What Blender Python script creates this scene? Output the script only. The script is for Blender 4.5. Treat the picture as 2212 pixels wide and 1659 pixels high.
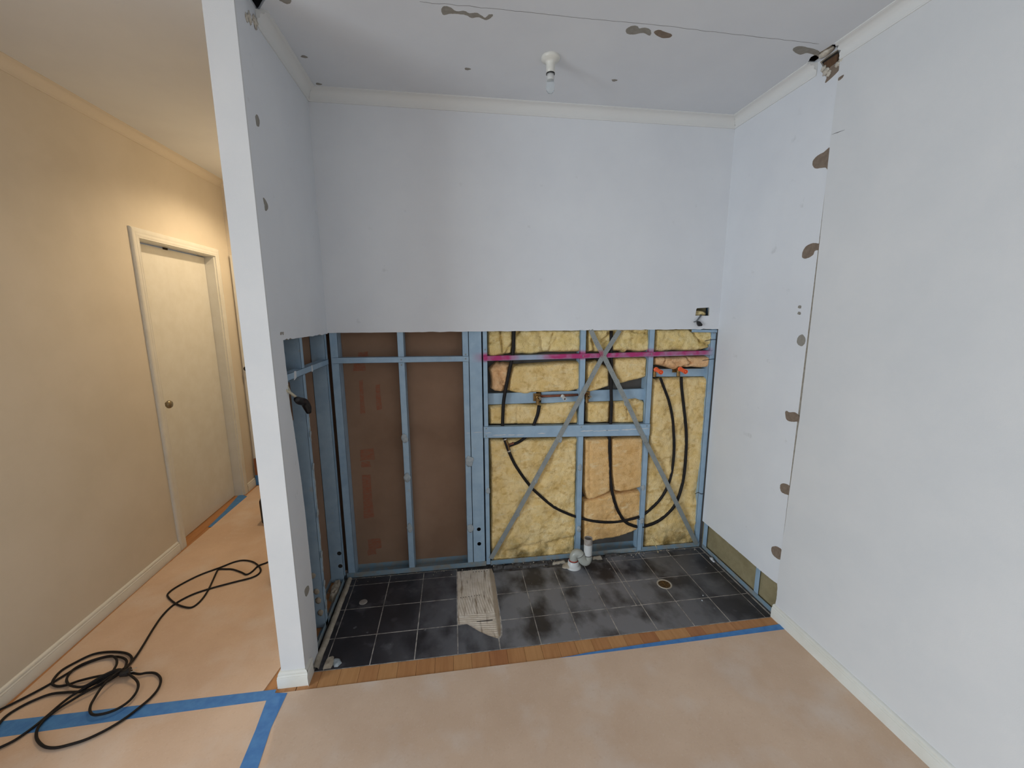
import bpy, bmesh, math, random
import numpy as np
from mathutils import Vector, Matrix, noise
from mathutils.geometry import tessellate_polygon
random.seed(7)
for o in list(bpy.data.objects): bpy.data.objects.remove(o)
S = bpy.context.scene
COL = S.collection
W, H = 2.3025, 2.6629            # alcove width, ceiling height (metres)
# ---- camera ----
cd = bpy.data.cameras.new('camera'); cam = bpy.data.objects.new('camera', cd); COL.objects.link(cam)
cd.sensor_width = 36; cd.lens = 14.2992; cd.clip_start = .02
R_, U_, F_ = Vector((0.989855, -0.142019, -0.004142)), Vector((0.028639, 0.170888, 0.984874)), Vector((0.139163, 0.975001, -0.173222))
m4 = Matrix((R_, U_, -F_)).transposed().to_4x4(); m4.translation = Vector((0.67491, -2.33707, 1.58099))
cam.matrix_world = m4
S.camera = cam
# ---- world, windows, lamps, exposure ----
wd = bpy.data.worlds.new('world'); S.world = wd; wd.use_nodes = True
wd.node_tree.nodes['Background'].inputs[0].default_value = (.75, .86, 1, 1)
wd.node_tree.nodes['Background'].inputs[1].default_value = .6
WIN1 = (-4.9, -2.6, .35, 2.15)      # window in the far left wall (y0,y1,z0,z1)
WIN2 = (-2.2, .6, .9, 2.1)          # window in the rear wall (x0,x1,z0,z1)
def area(name, loc, rot, sx, sy, power, col):
    l = bpy.data.lights.new(name, 'AREA'); l.shape = 'RECTANGLE'; l.size = sx; l.size_y = sy; l.energy = power; l.color = col
    o = bpy.data.objects.new(name, l); o.location = loc; o.rotation_euler = rot; COL.objects.link(o); return o
a1 = area('window_light', (-3.62, -3.75, 1.25), (0, math.radians(-90+20), 0), 1.75, 2.2, 145, (.80, .91, 1.0)); a1.data.spread = math.radians(135)
a2 = area('window_light', (-.8, -6.02, 1.5), (math.radians(90-20), 0, 0), 2.7, 1.15, 8, (.80, .91, 1.0)); a2.data.spread = math.radians(135)
S.view_settings.view_transform = 'Standard'; S.view_settings.look = 'None'
S.view_settings.gamma = 1; S.view_settings.use_curve_mapping = False
S.view_settings.exposure = -.12
# surveyed outlines, in metres: (x,z) on the back wall, (y,z) on side walls, (x,y) on floor and ceiling
D = {
 'batt_top_a': [(0.868,1.491),(1.023,1.489),(1.023,1.409),(1.009,1.341),(0.971,1.333),(0.932,1.323),(0.889,1.326),(0.866,1.335)],
 'batt_top_b': [(1.019,1.489),(1.431,1.485),(1.433,1.342),(1.313,1.339),(1.224,1.343),(1.136,1.332),(1.075,1.339),(1.018,1.336)],
 'batt_top_c': [(1.467,1.485),(1.869,1.486),(1.876,1.338),(1.807,1.335),(1.726,1.341),(1.706,1.328),(1.689,1.344),(1.624,1.341),(1.508,1.34),(1.471,1.337)],
 'batt_top_d': [(1.898,1.485),(2.306,1.477),(2.306,1.363),(2.253,1.343),(2.174,1.333),(2.051,1.344),(1.955,1.335),(1.906,1.342)],
 'batt_mid_a': [(0.914,1.285),(0.936,1.291),(0.949,1.286),(0.975,1.288),(1.007,1.283),(1.002,1.242),(0.991,1.172),(0.973,1.119),(0.956,1.111),(0.908,1.115),(0.886,1.131),(0.891,1.175),(0.881,1.227),(0.879,1.253)],
 'batt_mid_b': [(1.013,1.276),(1.136,1.28),(1.269,1.286),(1.438,1.286),(1.443,1.114),(1.363,1.096),(1.272,1.101),(1.204,1.097),(1.137,1.101),(1.092,1.093),(1.017,1.105),(0.989,1.119),(0.996,1.198)],
 'batt_mid_c': [(1.468,1.279),(1.542,1.289),(1.622,1.244),(1.629,1.122),(1.566,1.105),(1.492,1.089),(1.474,1.095)],
 'batt_mid_d': [(1.641,1.307),(1.866,1.305),(1.866,1.177),(1.797,1.16),(1.722,1.139),(1.693,1.138),(1.653,1.198),(1.639,1.244)],
 'batt_mid_e': [(1.901,1.306),(1.981,1.307),(2.127,1.306),(2.291,1.303),(2.295,1.229),(2.233,1.226),(2.158,1.232),(2.108,1.233),(2.045,1.216),(1.966,1.241),(1.904,1.256)],
 'batt_low_a': [(0.87,1.034),(1.039,1.037),(1.137,1.031),(1.205,1.036),(1.424,1.042),(1.428,0.891),(1.275,0.895),(0.868,0.909)],
 'batt_low_b': [(1.473,1.04),(1.626,1.034),(1.633,1.034),(1.635,0.889),(1.522,0.894),(1.479,0.896)],
 'batt_low_c': [(1.643,1.034),(1.717,1.031),(1.764,1.043),(1.803,1.047),(1.852,1.033),(1.865,1.012),(1.867,0.883),(1.649,0.888)],
 'batt_col_r': [(1.902,1.174),(1.941,1.163),(1.99,1.174),(2.287,1.173),(2.299,1.153),(2.303,0.916),(2.304,0.74),(2.292,0.606),(2.293,0.376),(2.301,0.139),(2.307,-0.007),(2.126,-0.003),(1.903,0.006),(1.895,0.255),(1.897,0.517),(1.899,0.782),(1.9,1.058)],
 'batt_big_l': [(0.869,0.83),(1.278,0.809),(1.429,0.81),(1.433,0.53),(1.432,0.364),(1.438,0.222),(1.432,0.108),(1.429,-0.009),(1.262,-0.016),(1.074,-0.015),(0.952,-0.009),(0.878,-0.013),(0.87,0.13),(0.874,0.406),(0.87,0.672)],
 'batt_bot_a': [(1.465,0.803),(1.636,0.797),(1.643,0.681),(1.655,0.516),(1.661,0.434),(1.593,0.406),(1.544,0.389),(1.501,0.387),(1.484,0.427),(1.472,0.472),(1.47,0.637)],
 'batt_bot_b': [(1.649,0.794),(1.862,0.792),(1.869,0.614),(1.878,0.445),(1.797,0.431),(1.719,0.425),(1.675,0.436),(1.663,0.515),(1.651,0.681)],
 'batt_bot_c': [(1.469,0.378),(1.512,0.386),(1.593,0.403),(1.664,0.423),(1.742,0.418),(1.876,0.422),(1.887,0.273),(1.866,0.187),(1.857,0.141),(1.778,0.112),(1.711,0.101),(1.604,0.092),(1.532,0.084),(1.482,0.092)],
 'pipe1': [(1.025,1.512),(1.024,1.48),(1.017,1.343),(0.999,1.257),(0.977,1.151),(0.961,1.063),(0.955,0.974),(0.953,0.903),(0.958,0.852),(0.969,0.811),(0.982,0.769),(0.997,0.727),(1.037,0.641),(1.118,0.518),(1.191,0.438),(1.276,0.36),(1.362,0.309),(1.428,0.279),(1.515,0.248),(1.604,0.228),(1.693,0.222),(1.782,0.23),(1.866,0.248),(1.927,0.288),(1.997,0.357),(2.045,0.445),(2.069,0.556),(2.074,0.69),(2.062,0.821),(2.044,0.929),(2.015,1.026),(1.977,1.111),(1.946,1.173)],
 'pipe2': [(2.085,1.175),(2.097,1.107),(2.119,0.99),(2.143,0.861),(2.154,0.773),(2.159,0.663),(2.157,0.528),(2.142,0.416),(2.109,0.314),(2.055,0.249),(1.989,0.201),(1.921,0.178),(1.865,0.173),(1.813,0.187),(1.76,0.22),(1.712,0.293),(1.681,0.369),(1.66,0.449),(1.646,0.56),(1.643,0.648),(1.634,0.799),(1.634,0.883),(1.635,1.008),(1.629,1.121),(1.627,1.242),(1.622,1.312),(1.615,1.469)],
 'pipe3': [(1.177,1.025),(1.169,0.975),(1.155,0.935),(1.139,0.895),(1.107,0.845),(1.082,0.821),(1.047,0.799),(1.017,0.788),(0.992,0.781)],
 'pipe4': [(1.466,1.033),(1.467,0.971),(1.47,0.892)],
 'brass': [(1.172,1.073),(1.484,1.069),(1.335,1.061),(1.337,1.059)],
 'copper': [(1.201,1.079),(1.318,1.08),(1.428,1.079),(1.478,1.081)],
 'tee': [(0.967,0.824),(0.984,0.779),(0.991,0.748),(1.021,0.795)],
 'strap1': [(1.662,1.474),(1.559,1.313),(1.296,0.82),(1.146,0.545),(1.033,0.337),(0.869,0.047)],
 'strap2': [(1.481,1.476),(1.518,1.403),(1.564,1.325),(1.727,1.029),(1.809,0.869),(1.87,0.76),(2.006,0.516),(2.124,0.298),(2.218,0.126),(2.274,0.02)],
 'print': [(0.13,1.365),(0.19,1.335),(0.098,1.298),(0.169,1.253),(0.1,0.783),(0.187,0.71),(0.105,0.704),(0.162,0.664),(0.111,0.197),(0.192,0.127),(0.107,0.129),(0.16,0.09)],
 'daubs_back': [(0.377,0.862),(0.379,0.619),(0.379,0.295),(0.749,0.698),(0.743,0.264),(0.858,0.502),(1.439,0.617),(1.443,0.198),(1.306,0.809),(1.155,0.55),(1.038,0.337),(1.869,0.453),(1.664,1.157),(1.728,1.028),(1.727,1.029),(2.01,0.516),(2.124,0.298),(1.871,0.22)],
 'smear': [(0.735,0.875),(0.776,0.876),(0.787,0.876),(0.826,0.878),(0.839,0.873),(0.886,0.873),(0.889,0.857),(0.977,0.855),(1.03,0.852),(1.083,0.85),(1.164,0.855),(1.216,0.853),(1.434,0.856),(1.615,0.855),(1.514,0.85),(1.599,0.86),(1.69,0.849),(1.81,0.855),(1.888,0.854)],
 'adh': [(0.656,-0.024),(0.759,-0.023),(0.872,-0.027),(0.88,-0.103),(0.88,-0.204),(0.877,-0.303),(0.877,-0.383),(0.874,-0.469),(0.87,-0.526),(0.863,-0.572),(0.848,-0.588),(0.805,-0.563),(0.757,-0.526),(0.721,-0.49),(0.703,-0.47),(0.655,-0.466)],
 'drain': [(1.83,-0.29),(1.898,-0.355),(1.882,-0.291),(1.836,-0.376),(1.86,-0.332)],
 'cord_a': [(-0.546,0.241),(-0.557,0.228),(-0.589,0.203),(-0.601,0.147),(-0.622,0.122),(-0.663,0.149),(-0.73,0.188),(-0.777,0.199),(-0.816,0.203),(-0.817,0.179),(-0.778,0.033),(-0.761,-0.055),(-0.762,-0.112),(-0.778,-0.14),(-0.818,-0.131),(-0.881,-0.096),(-0.952,-0.038),(-0.98,0.002),(-0.968,0.062),(-0.906,0.155),(-0.821,0.221),(-0.762,0.271),(-0.708,0.281),(-0.639,0.251),(-0.573,0.186),(-0.548,0.132),(-0.571,0.087),(-0.657,0.054),(-0.767,0.013),(-0.84,-0.031),(-0.886,-0.099),(-0.893,-0.178),(-0.875,-0.28),(-0.846,-0.392),(-0.83,-0.461),(-0.824,-0.508),(-0.829,-0.537)],
 'cord_b': [(-0.834,-0.553),(-0.822,-0.526),(-0.835,-0.477),(-0.875,-0.44),(-0.93,-0.418),(-0.998,-0.408),(-1.047,-0.417),(-1.084,-0.454),(-1.106,-0.493),(-1.099,-0.538),(-1.08,-0.566),(-1.046,-0.581),(-1.008,-0.579),(-0.978,-0.568),(-0.922,-0.56),(-0.863,-0.557),(-0.827,-0.546),(-0.845,-0.493),(-0.88,-0.462),(-0.928,-0.445),(-0.978,-0.444),(-1.026,-0.467),(-1.053,-0.492),(-1.072,-0.526),(-1.097,-0.57),(-1.124,-0.607),(-1.153,-0.638),(-1.182,-0.668),(-1.208,-0.684)],
 'cord_c': [(-0.852,-0.559),(-0.871,-0.511),(-0.907,-0.467),(-0.944,-0.446),(-0.99,-0.45),(-1.036,-0.474),(-1.053,-0.505),(-1.04,-0.547),(-1.012,-0.578),(-0.971,-0.603),(-0.921,-0.618),(-0.893,-0.6),(-0.853,-0.571),(-0.82,-0.547)],
 'cord_d': [(-0.831,-0.558),(-0.862,-0.6),(-0.914,-0.626),(-0.981,-0.62),(-1.041,-0.619),(-1.082,-0.638),(-1.109,-0.662),(-1.126,-0.693),(-1.126,-0.719),(-1.114,-0.752),(-1.102,-0.786)],
 'cord_e': [(-1.037,-0.85),(-1.023,-0.838),(-0.994,-0.814),(-0.974,-0.769),(-0.964,-0.726),(-0.948,-0.661),(-0.91,-0.616),(-0.864,-0.577),(-0.834,-0.553),(-0.801,-0.556),(-0.744,-0.571),(-0.715,-0.567),(-0.676,-0.573),(-0.634,-0.607),(-0.613,-0.652),(-0.613,-0.7),(-0.633,-0.749),(-0.653,-0.785),(-0.685,-0.821),(-0.73,-0.85),(-0.777,-0.863),(-0.819,-0.868),(-0.865,-0.856),(-0.917,-0.822),(-0.949,-0.785),(-0.958,-0.759),(-0.958,-0.734),(-0.945,-0.699),(-0.908,-0.656),(-0.866,-0.615),(-0.842,-0.564)],
 'cord_f': [(-0.842,-0.564),(-0.807,-0.565),(-0.76,-0.588),(-0.712,-0.622),(-0.687,-0.663),(-0.684,-0.707),(-0.703,-0.738),(-0.734,-0.754),(-0.775,-0.756),(-0.802,-0.74),(-0.82,-0.714),(-0.828,-0.686),(-0.834,-0.638),(-0.826,-0.586),(-0.813,-0.556)],
 'plug': [(-0.801,-0.57),(-0.779,-0.561),(-0.759,-0.554),(-0.755,-0.55)],
 'rh_big': [(-0.624,2.607),(-0.652,2.585),(-0.649,2.573),(-0.622,2.562),(-0.587,2.555),(-0.595,2.579),(-0.603,2.606)],
 'rh_small': [(-0.652,2.54),(-0.674,2.541),(-0.671,2.532),(-0.653,2.529)],
 'rp1': [(-0.651,2.274),(-0.655,2.231),(-0.658,2.183),(-0.639,2.198),(-0.59,2.21),(-0.572,2.228),(-0.57,2.248),(-0.588,2.262),(-0.62,2.266)],
 'rp2': [(-0.66,1.874),(-0.661,1.853),(-0.637,1.849),(-0.63,1.833),(-0.596,1.821),(-0.571,1.831),(-0.574,1.862),(-0.593,1.88),(-0.627,1.885)],
 'rp3': [(-0.644,1.448),(-0.636,1.465),(-0.62,1.473),(-0.6,1.458),(-0.6,1.431),(-0.624,1.418),(-0.641,1.43)],
 'rp4': [(-0.577,1.087),(-0.585,1.094),(-0.603,1.091),(-0.637,1.099),(-0.662,1.084),(-0.659,1.06),(-0.609,1.047),(-0.586,1.056)],
 'rp5': [(-0.598,0.708),(-0.614,0.725),(-0.64,0.731),(-0.659,0.724),(-0.66,0.686),(-0.63,0.676),(-0.606,0.68)],
 'rp6': [(-0.589,0.355),(-0.606,0.374),(-0.633,0.384),(-0.658,0.377),(-0.655,0.329),(-0.618,0.319),(-0.595,0.33)],
 'rp_dots': [(-0.59,1.601),(-0.591,1.571)],
 'crack_r': [(-0.655,2.324),(-0.682,2.321),(-0.716,2.318)],
 'cp1': [(0.665,-0.629),(0.674,-0.649),(0.696,-0.649),(0.719,-0.631),(0.746,-0.637),(0.769,-0.628),(0.792,-0.634),(0.808,-0.624),(0.826,-0.613),(0.838,-0.631),(0.854,-0.631),(0.844,-0.612),(0.827,-0.601),(0.802,-0.613),(0.775,-0.605),(0.756,-0.617),(0.724,-0.619),(0.696,-0.616),(0.673,-0.607)],
 'cp2': [(1.373,-0.623),(1.386,-0.644),(1.408,-0.647),(1.421,-0.635),(1.441,-0.642),(1.47,-0.632),(1.482,-0.602),(1.448,-0.614),(1.419,-0.601),(1.388,-0.601)],
 'cp3': [(1.49,-0.62),(1.499,-0.638),(1.53,-0.63),(1.564,-0.62),(1.567,-0.603),(1.535,-0.596)],
 'cp4': [(2.115,-0.606),(2.126,-0.624),(2.176,-0.62),(2.237,-0.606),(2.255,-0.58),(2.198,-0.589),(2.179,-0.575),(2.14,-0.587)],
 'cp5': [(0.104,-0.601),(0.11,-0.596),(0.123,-0.586),(0.139,-0.594),(0.145,-0.613),(0.108,-0.611)],
 'cdots': [(0.077,-0.275),(0.07,-0.061),(0.771,-0.279),(1.465,-0.28)],
 'crackc': [(0.591,-0.659),(0.723,-0.662),(0.909,-0.663),(1.162,-0.659),(1.358,-0.661),(1.526,-0.663),(1.669,-0.657),(1.851,-0.654),(2.196,-0.648)],
 'lp1': [(-0.635,2.272),(-0.618,2.284),(-0.604,2.271),(-0.613,2.248),(-0.632,2.243),(-0.635,2.258)],
 'lp2': [(-0.641,1.998),(-0.623,1.995),(-0.608,1.983),(-0.609,1.967),(-0.633,1.955),(-0.636,1.973)],
 'lp3': [(-0.592,0.385),(-0.582,0.359),(-0.613,0.349),(-0.631,0.365),(-0.63,0.391)],
 'lp4': [(-0.611,1.507),(-0.595,1.508),(-0.601,1.498),(-0.612,1.498)],
 'lp5': [(-0.59,1.508),(-0.579,1.507),(-0.583,1.497),(-0.591,1.498)],
 'lump2': [(0.049,-0.625),(0.053,-0.591),(0.079,-0.585),(0.093,-0.617),(0.085,-0.649),(0.05,-0.649)],
 'lump2b': [(0.088,-0.596),(0.112,-0.605),(0.127,-0.627),(0.11,-0.644),(0.095,-0.646),(0.08,-0.61)],
}
# ---------------- helpers ----------------
def lin(c):
    return tuple((v/12.92 if v<=.04045 else ((v+.055)/1.055)**2.4) for v in (x/255 for x in c))+(1,)
def nm(name):
    m=bpy.data.materials.new(name); m.use_nodes=True
    nt=m.node_tree; b=nt.nodes['Principled BSDF']
    return m,nt,b
def mat(name,col,col2=None,scale=8,rough=.6,metal=0,bump=0,bscale=200,spec=.5,detail=4,lo=.35,hi=.65,stretch=None,bdist=.002):
    m,nt,b=nm(name); N=nt.nodes; L=nt.links
    b.inputs['Roughness'].default_value=rough; b.inputs['Metallic'].default_value=metal
    b.inputs['Specular IOR Level'].default_value=spec
    b.inputs['Base Color'].default_value=lin(col)
    geo=N.new('ShaderNodeNewGeometry'); src=geo.outputs['Position']
    if stretch:
        mp=N.new('ShaderNodeMapping'); mp.inputs['Scale'].default_value=stretch
        L.new(src,mp.inputs['Vector']); src=mp.outputs['Vector']
    m['_src']=0
    if col2:
        n=N.new('ShaderNodeTexNoise'); n.inputs['Scale'].default_value=scale; n.inputs['Detail'].default_value=detail; n.inputs['Roughness'].default_value=.6
        L.new(src,n.inputs['Vector'])
        r=N.new('ShaderNodeValToRGB'); r.name='ramp'
        r.color_ramp.elements[0].position=lo; r.color_ramp.elements[0].color=lin(col)
        r.color_ramp.elements[1].position=hi; r.color_ramp.elements[1].color=lin(col2)
        L.new(n.outputs['Fac'],r.inputs['Fac']); L.new(r.outputs['Color'],b.inputs['Base Color'])
    if bump:
        n=N.new('ShaderNodeTexNoise'); n.inputs['Scale'].default_value=bscale; n.inputs['Detail'].default_value=3
        L.new(src,n.inputs['Vector'])
        bp=N.new('ShaderNodeBump'); bp.inputs['Strength'].default_value=bump; bp.inputs['Distance'].default_value=bdist
        L.new(n.outputs['Fac'],bp.inputs['Height']); L.new(bp.outputs['Normal'],b.inputs['Normal'])
    return m
def layer(m,col,fn,rough=None):
    """mix col over the base colour with a mask socket made by fn(nt)"""
    nt=m.node_tree; N=nt.nodes; L=nt.links; b=N['Principled BSDF']
    mx=N.new('ShaderNodeMix'); mx.data_type='RGBA'
    inp=b.inputs['Base Color']
    if inp.links: L.new(inp.links[0].from_socket,mx.inputs[6])
    else: mx.inputs[6].default_value=inp.default_value
    mx.inputs[7].default_value=lin(col)
    L.new(fn(nt),mx.inputs[0]); L.new(mx.outputs[2],inp)
def noise_mask(scale,lo,hi,detail=5,mul=1.0,off=(0,0,0),stretch=(1,1,1),dist=0.0):
    def f(nt):
        N=nt.nodes; L=nt.links
        g=N.new('ShaderNodeNewGeometry'); mp=N.new('ShaderNodeMapping'); mp.inputs['Location'].default_value=off; mp.inputs['Scale'].default_value=stretch
        L.new(g.outputs['Position'],mp.inputs['Vector'])
        n=N.new('ShaderNodeTexNoise'); n.inputs['Scale'].default_value=scale; n.inputs['Detail'].default_value=detail; n.inputs['Distortion'].default_value=dist
        L.new(mp.outputs['Vector'],n.inputs['Vector'])
        r=N.new('ShaderNodeMapRange'); r.inputs[1].default_value=lo; r.inputs[2].default_value=hi; r.inputs[4].default_value=mul
        L.new(n.outputs['Fac'],r.inputs[0]); return r.outputs[0]
    return f
def mathn(nt,op,a,b=None,clamp=False):
    n=nt.nodes.new('ShaderNodeMath'); n.operation=op; n.use_clamp=clamp
    for i,v in enumerate((a,b)):
        if v is None: continue
        if isinstance(v,(int,float)): n.inputs[i].default_value=v
        else: nt.links.new(v,n.inputs[i])
    return n.outputs[0]
def axis_band(nt,ax,c,w,soft):
    g=nt.nodes.new('ShaderNodeNewGeometry'); s=nt.nodes.new('ShaderNodeSeparateXYZ'); nt.links.new(g.outputs['Position'],s.inputs[0])
    d=mathn(nt,'ABSOLUTE',mathn(nt,'SUBTRACT',s.outputs[ax],c))
    r=nt.nodes.new('ShaderNodeMapRange'); r.inputs[1].default_value=w; r.inputs[2].default_value=w+soft; r.inputs[3].default_value=1; r.inputs[4].default_value=0
    nt.links.new(d,r.inputs[0]); return r.outputs[0]

class MB:
    def __init__(s): s.v=[]; s.f=[]; s.m=[]; s.mi=0
    def add(s,vs,fs):
        o=len(s.v); s.v+=[tuple(p) for p in vs]; s.f+=[tuple(i+o for i in f) for f in fs]; s.m+=[s.mi]*len(fs)
    def box(s,x0,x1,y0,y1,z0,z1):
        vs=[(x,y,z) for x in (x0,x1) for y in (y0,y1) for z in (z0,z1)]
        s.add(vs,[(0,1,3,2),(4,6,7,5),(0,4,5,1),(2,3,7,6),(0,2,6,4),(1,5,7,3)])
    def slab(s,poly,ax,a,b,holes=(),mats=(0,0,0)):
        """2D outline (with holes) extruded between a and b along axis ax"""
        loops=[list(poly)]+[list(h) for h in holes]
        def P(p,t):
            q=list(p); q.insert(ax,t); return tuple(q)
        tr=tessellate_polygon([[Vector((p[0],p[1],0)) for p in l] for l in loops])
        fl=[p for l in loops for p in l]; n=len(fl)
        o=len(s.v); s.v+=[P(p,a) for p in fl]+[P(p,b) for p in fl]
        for t in tr:
            s.f.append(tuple(i+o for i in t)); s.m.append(mats[0])
            s.f.append(tuple(i+o+n for i in reversed(t))); s.m.append(mats[1])
        k=0
        for l in loops:
            m=len(l)
            for i in range(m):
                j=(i+1)%m; s.f.append((o+k+i,o+k+j,o+n+k+j,o+n+k+i)); s.m.append(mats[2])
            k+=m
    def tube(s,pts,r,seg=10,cap=True,closed=False,flat=None):
        pts=[Vector(p) for p in pts]; n=len(pts); rs=r if isinstance(r,(list,tuple)) else [r]*n
        up=None; vs=[]
        for i,p in enumerate(pts):
            t=(pts[min(i+1,n-1)]-pts[max(i-1,0)]).normalized()
            if up is None:
                up=Vector((0,0,1)) if abs(t.z)<.9 else Vector((0,1,0))
            sd=t.cross(up).normalized(); up=sd.cross(t).normalized()
            for k in range(seg):
                a=2*math.pi*k/seg; fz=flat or 1
                vs.append(p+sd*math.cos(a)*rs[i]+up*math.sin(a)*rs[i]*fz)
        fs=[(i*seg+k,i*seg+(k+1)%seg,(i+1)*seg+(k+1)%seg,(i+1)*seg+k) for i in range(n-1) for k in range(seg)]
        if cap: fs+=[tuple(range(seg))[::-1],tuple((n-1)*seg+k for k in range(seg))]
        s.add(vs,fs)
    def lathe(s,prof,origin=(0,0,0),axis=(0,0,1),seg=24):
        ax=Vector(axis).normalized(); q=Vector((0,0,1)).rotation_difference(ax); o=Vector(origin)
        vs=[o+q@Vector((r*math.cos(2*math.pi*k/seg),r*math.sin(2*math.pi*k/seg),h)) for r,h in prof for k in range(seg)]
        n=len(prof)
        fs=[(i*seg+k,i*seg+(k+1)%seg,(i+1)*seg+(k+1)%seg,(i+1)*seg+k) for i in range(n-1) for k in range(seg)]
        s.add(vs,fs)
    def blob(s,c,r,seed=0,flatten=(1,1,1),n=1,amp=.35,freq=3):
        bm=bmesh.new(); bmesh.ops.create_icosphere(bm,subdivisions=n+1,radius=1)
        vs=[]
        for v in bm.verts:
            k=1+amp*noise.noise(v.co*freq*.5+Vector((seed*7.3,seed*3.1,seed)))
            vs.append((c[0]+v.co.x*k*r*flatten[0],c[1]+v.co.y*k*r*flatten[1],c[2]+v.co.z*k*r*flatten[2]))
        s.add(vs,[tuple(v.index for v in f.verts) for f in bm.faces]); bm.free()
    def build(s,name,mats,parent=None,smooth=False,angle=None,bevel=0,**tags):
        me=bpy.data.meshes.new(name); me.from_pydata(s.v,[],s.f)
        if not isinstance(mats,(list,tuple)): mats=[mats]
        for m in mats: me.materials.append(m)
        if len(mats)>1: me.polygons.foreach_set('material_index',s.m)
        bm=bmesh.new(); bm.from_mesh(me); bmesh.ops.recalc_face_normals(bm,faces=bm.faces); bm.to_mesh(me); bm.free()
        if smooth: me.shade_smooth()
        if angle: me.shade_smooth(); me.set_sharp_from_angle(angle=math.radians(angle))
        o=bpy.data.objects.new(name,me); COL.objects.link(o)
        if parent:
            o.parent=parent
            if parent.parent is None and parent.type=='EMPTY' or parent.location.length>0: o.matrix_parent_inverse=Matrix.Translation(-parent.location)
        if bevel:
            b=o.modifiers.new('edge','BEVEL'); b.width=bevel; b.segments=2; b.limit_method='ANGLE'
        for k,v in tags.items(): o[k]=v
        return o
def thing(name,label,cat,loc=(0,0,0),group=None):
    o=bpy.data.objects.new(name,None); o.location=loc; o.empty_display_size=.05; COL.objects.link(o)
    o['label']=label; o['category']=cat
    if group: o['group']=group
    return o
def root(name,kind='structure',loc=(0,0,0)):
    o=bpy.data.objects.new(name,None); o.location=loc; COL.objects.link(o); o['kind']=kind; return o
def catmull(pts,n=6):
    P=[Vector(p) for p in pts]; P=[P[0]*2-P[1]]+P+[P[-1]*2-P[-2]]; out=[]
    for i in range(1,len(P)-2):
        a,b,c,d=P[i-1:i+3]
        for k in range(n):
            t=k/n; out.append(.5*((2*b)+(c-a)*t+(2*a-5*b+4*c-d)*t*t+(3*b-a-3*c+d)*t**3))
    out.append(P[-2]); return out
def jag(p,q,step,amp,ax,seed=0):
    """ragged line from p to q, jittered along axis ax"""
    L=math.dist(p,q); n=max(1,int(L/step)); out=[]
    for i in range(n+1):
        t=i/n; v=[p[0]+(q[0]-p[0])*t,p[1]+(q[1]-p[1])*t]
        if 0<i<n: v[ax]+=amp*noise.noise(Vector((i*.37+seed*9.1,seed,0)))*1.6+(amp*1.5 if random.random()<.06 else 0)
        out.append(tuple(v))
    return out
def smooth_loop(pts,n=4):
    k=len(pts); P=[Vector((p[0],p[1])) for p in pts]; out=[]
    for i in range(k):
        a,b,c,d=P[i-1],P[i],P[(i+1)%k],P[(i+2)%k]
        for q in range(n):
            t=q/n; v=.5*((2*b)+(c-a)*t+(2*a-5*b+4*c-d)*t*t+(3*b-a-3*c+d)*t**3); out.append((v.x,v.y))
    return out
def rough_loop(pts,amp=.002,sub=3,seed=0):
    out=[]; n=len(pts)
    for i in range(n):
        a=pts[i]; b=pts[(i+1)%n]
        for k in range(sub):
            t=k/sub; j=amp*noise.noise(Vector((i+t,seed*5.7,.3)))*2
            out.append((a[0]+(b[0]-a[0])*t+j,a[1]+(b[1]-a[1])*t+amp*noise.noise(Vector((i+t,seed*5.7,9.3)))*2))
    return out

# ---------------- materials ----------------
M={}
M['paint']=mat('wall_paint',(222,222,222),(216,217,218),scale=3,rough=.55,bump=.12,bscale=260,spec=.3)
M['paint_ceiling']=mat('ceiling_paint',(226,229,233),(220,223,228),scale=2,rough=.8,bump=.1,bscale=220,spec=.2)
M['paint_alcove']=mat('alcove_paint',(227,229,232),(221,223,227),scale=2.2,rough=.6,bump=.12,bscale=260,spec=.3)
layer(M['paint_alcove'],(176,176,176),noise_mask(14,.68,.78,6,.35))
M['gloss']=mat('trim_paint',(226,225,218),(220,218,209),scale=10,rough=.35,bump=.06,bscale=120)
M['paint_hall']=mat('hall_paint',(220,211,196),(214,205,189),scale=3,rough=.6,bump=.12,bscale=260,spec=.25)
M['cornice_hall']=mat('hall_cornice_paint',(221,212,197),rough=.7,spec=.2)
M['cornice']=mat('cornice_paint',(224,224,222),rough=.7,bump=.06,bscale=180,spec=.2)
M['torn']=mat('torn_plaster_paper',(134,119,104),(120,104,90),scale=60,rough=.95,bump=.3,bscale=400)
M['torn_grey']=mat('scuffed_plaster',(150,146,138),(138,133,124),scale=50,rough=.95,bump=.3,bscale=400)
M['gypsum']=mat('gypsum_core',(214,208,196),(190,180,165),scale=60,rough=.95,bump=.4,bscale=300)
M['kraft']=mat('board_paper_brown',(150,121,100),(136,108,88),scale=3,rough=.9,spec=.15,bump=.05,bscale=400)
M['print']=mat('red_print',(152,94,72),(142,110,90),scale=55,rough=.9,stretch=(1,1,3),lo=.35,hi=.7,spec=.1)
M['steel']=mat('blue_steel',(162,187,206),(148,174,196),scale=14,rough=.45,metal=.12,bump=.03,bscale=500)
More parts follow.
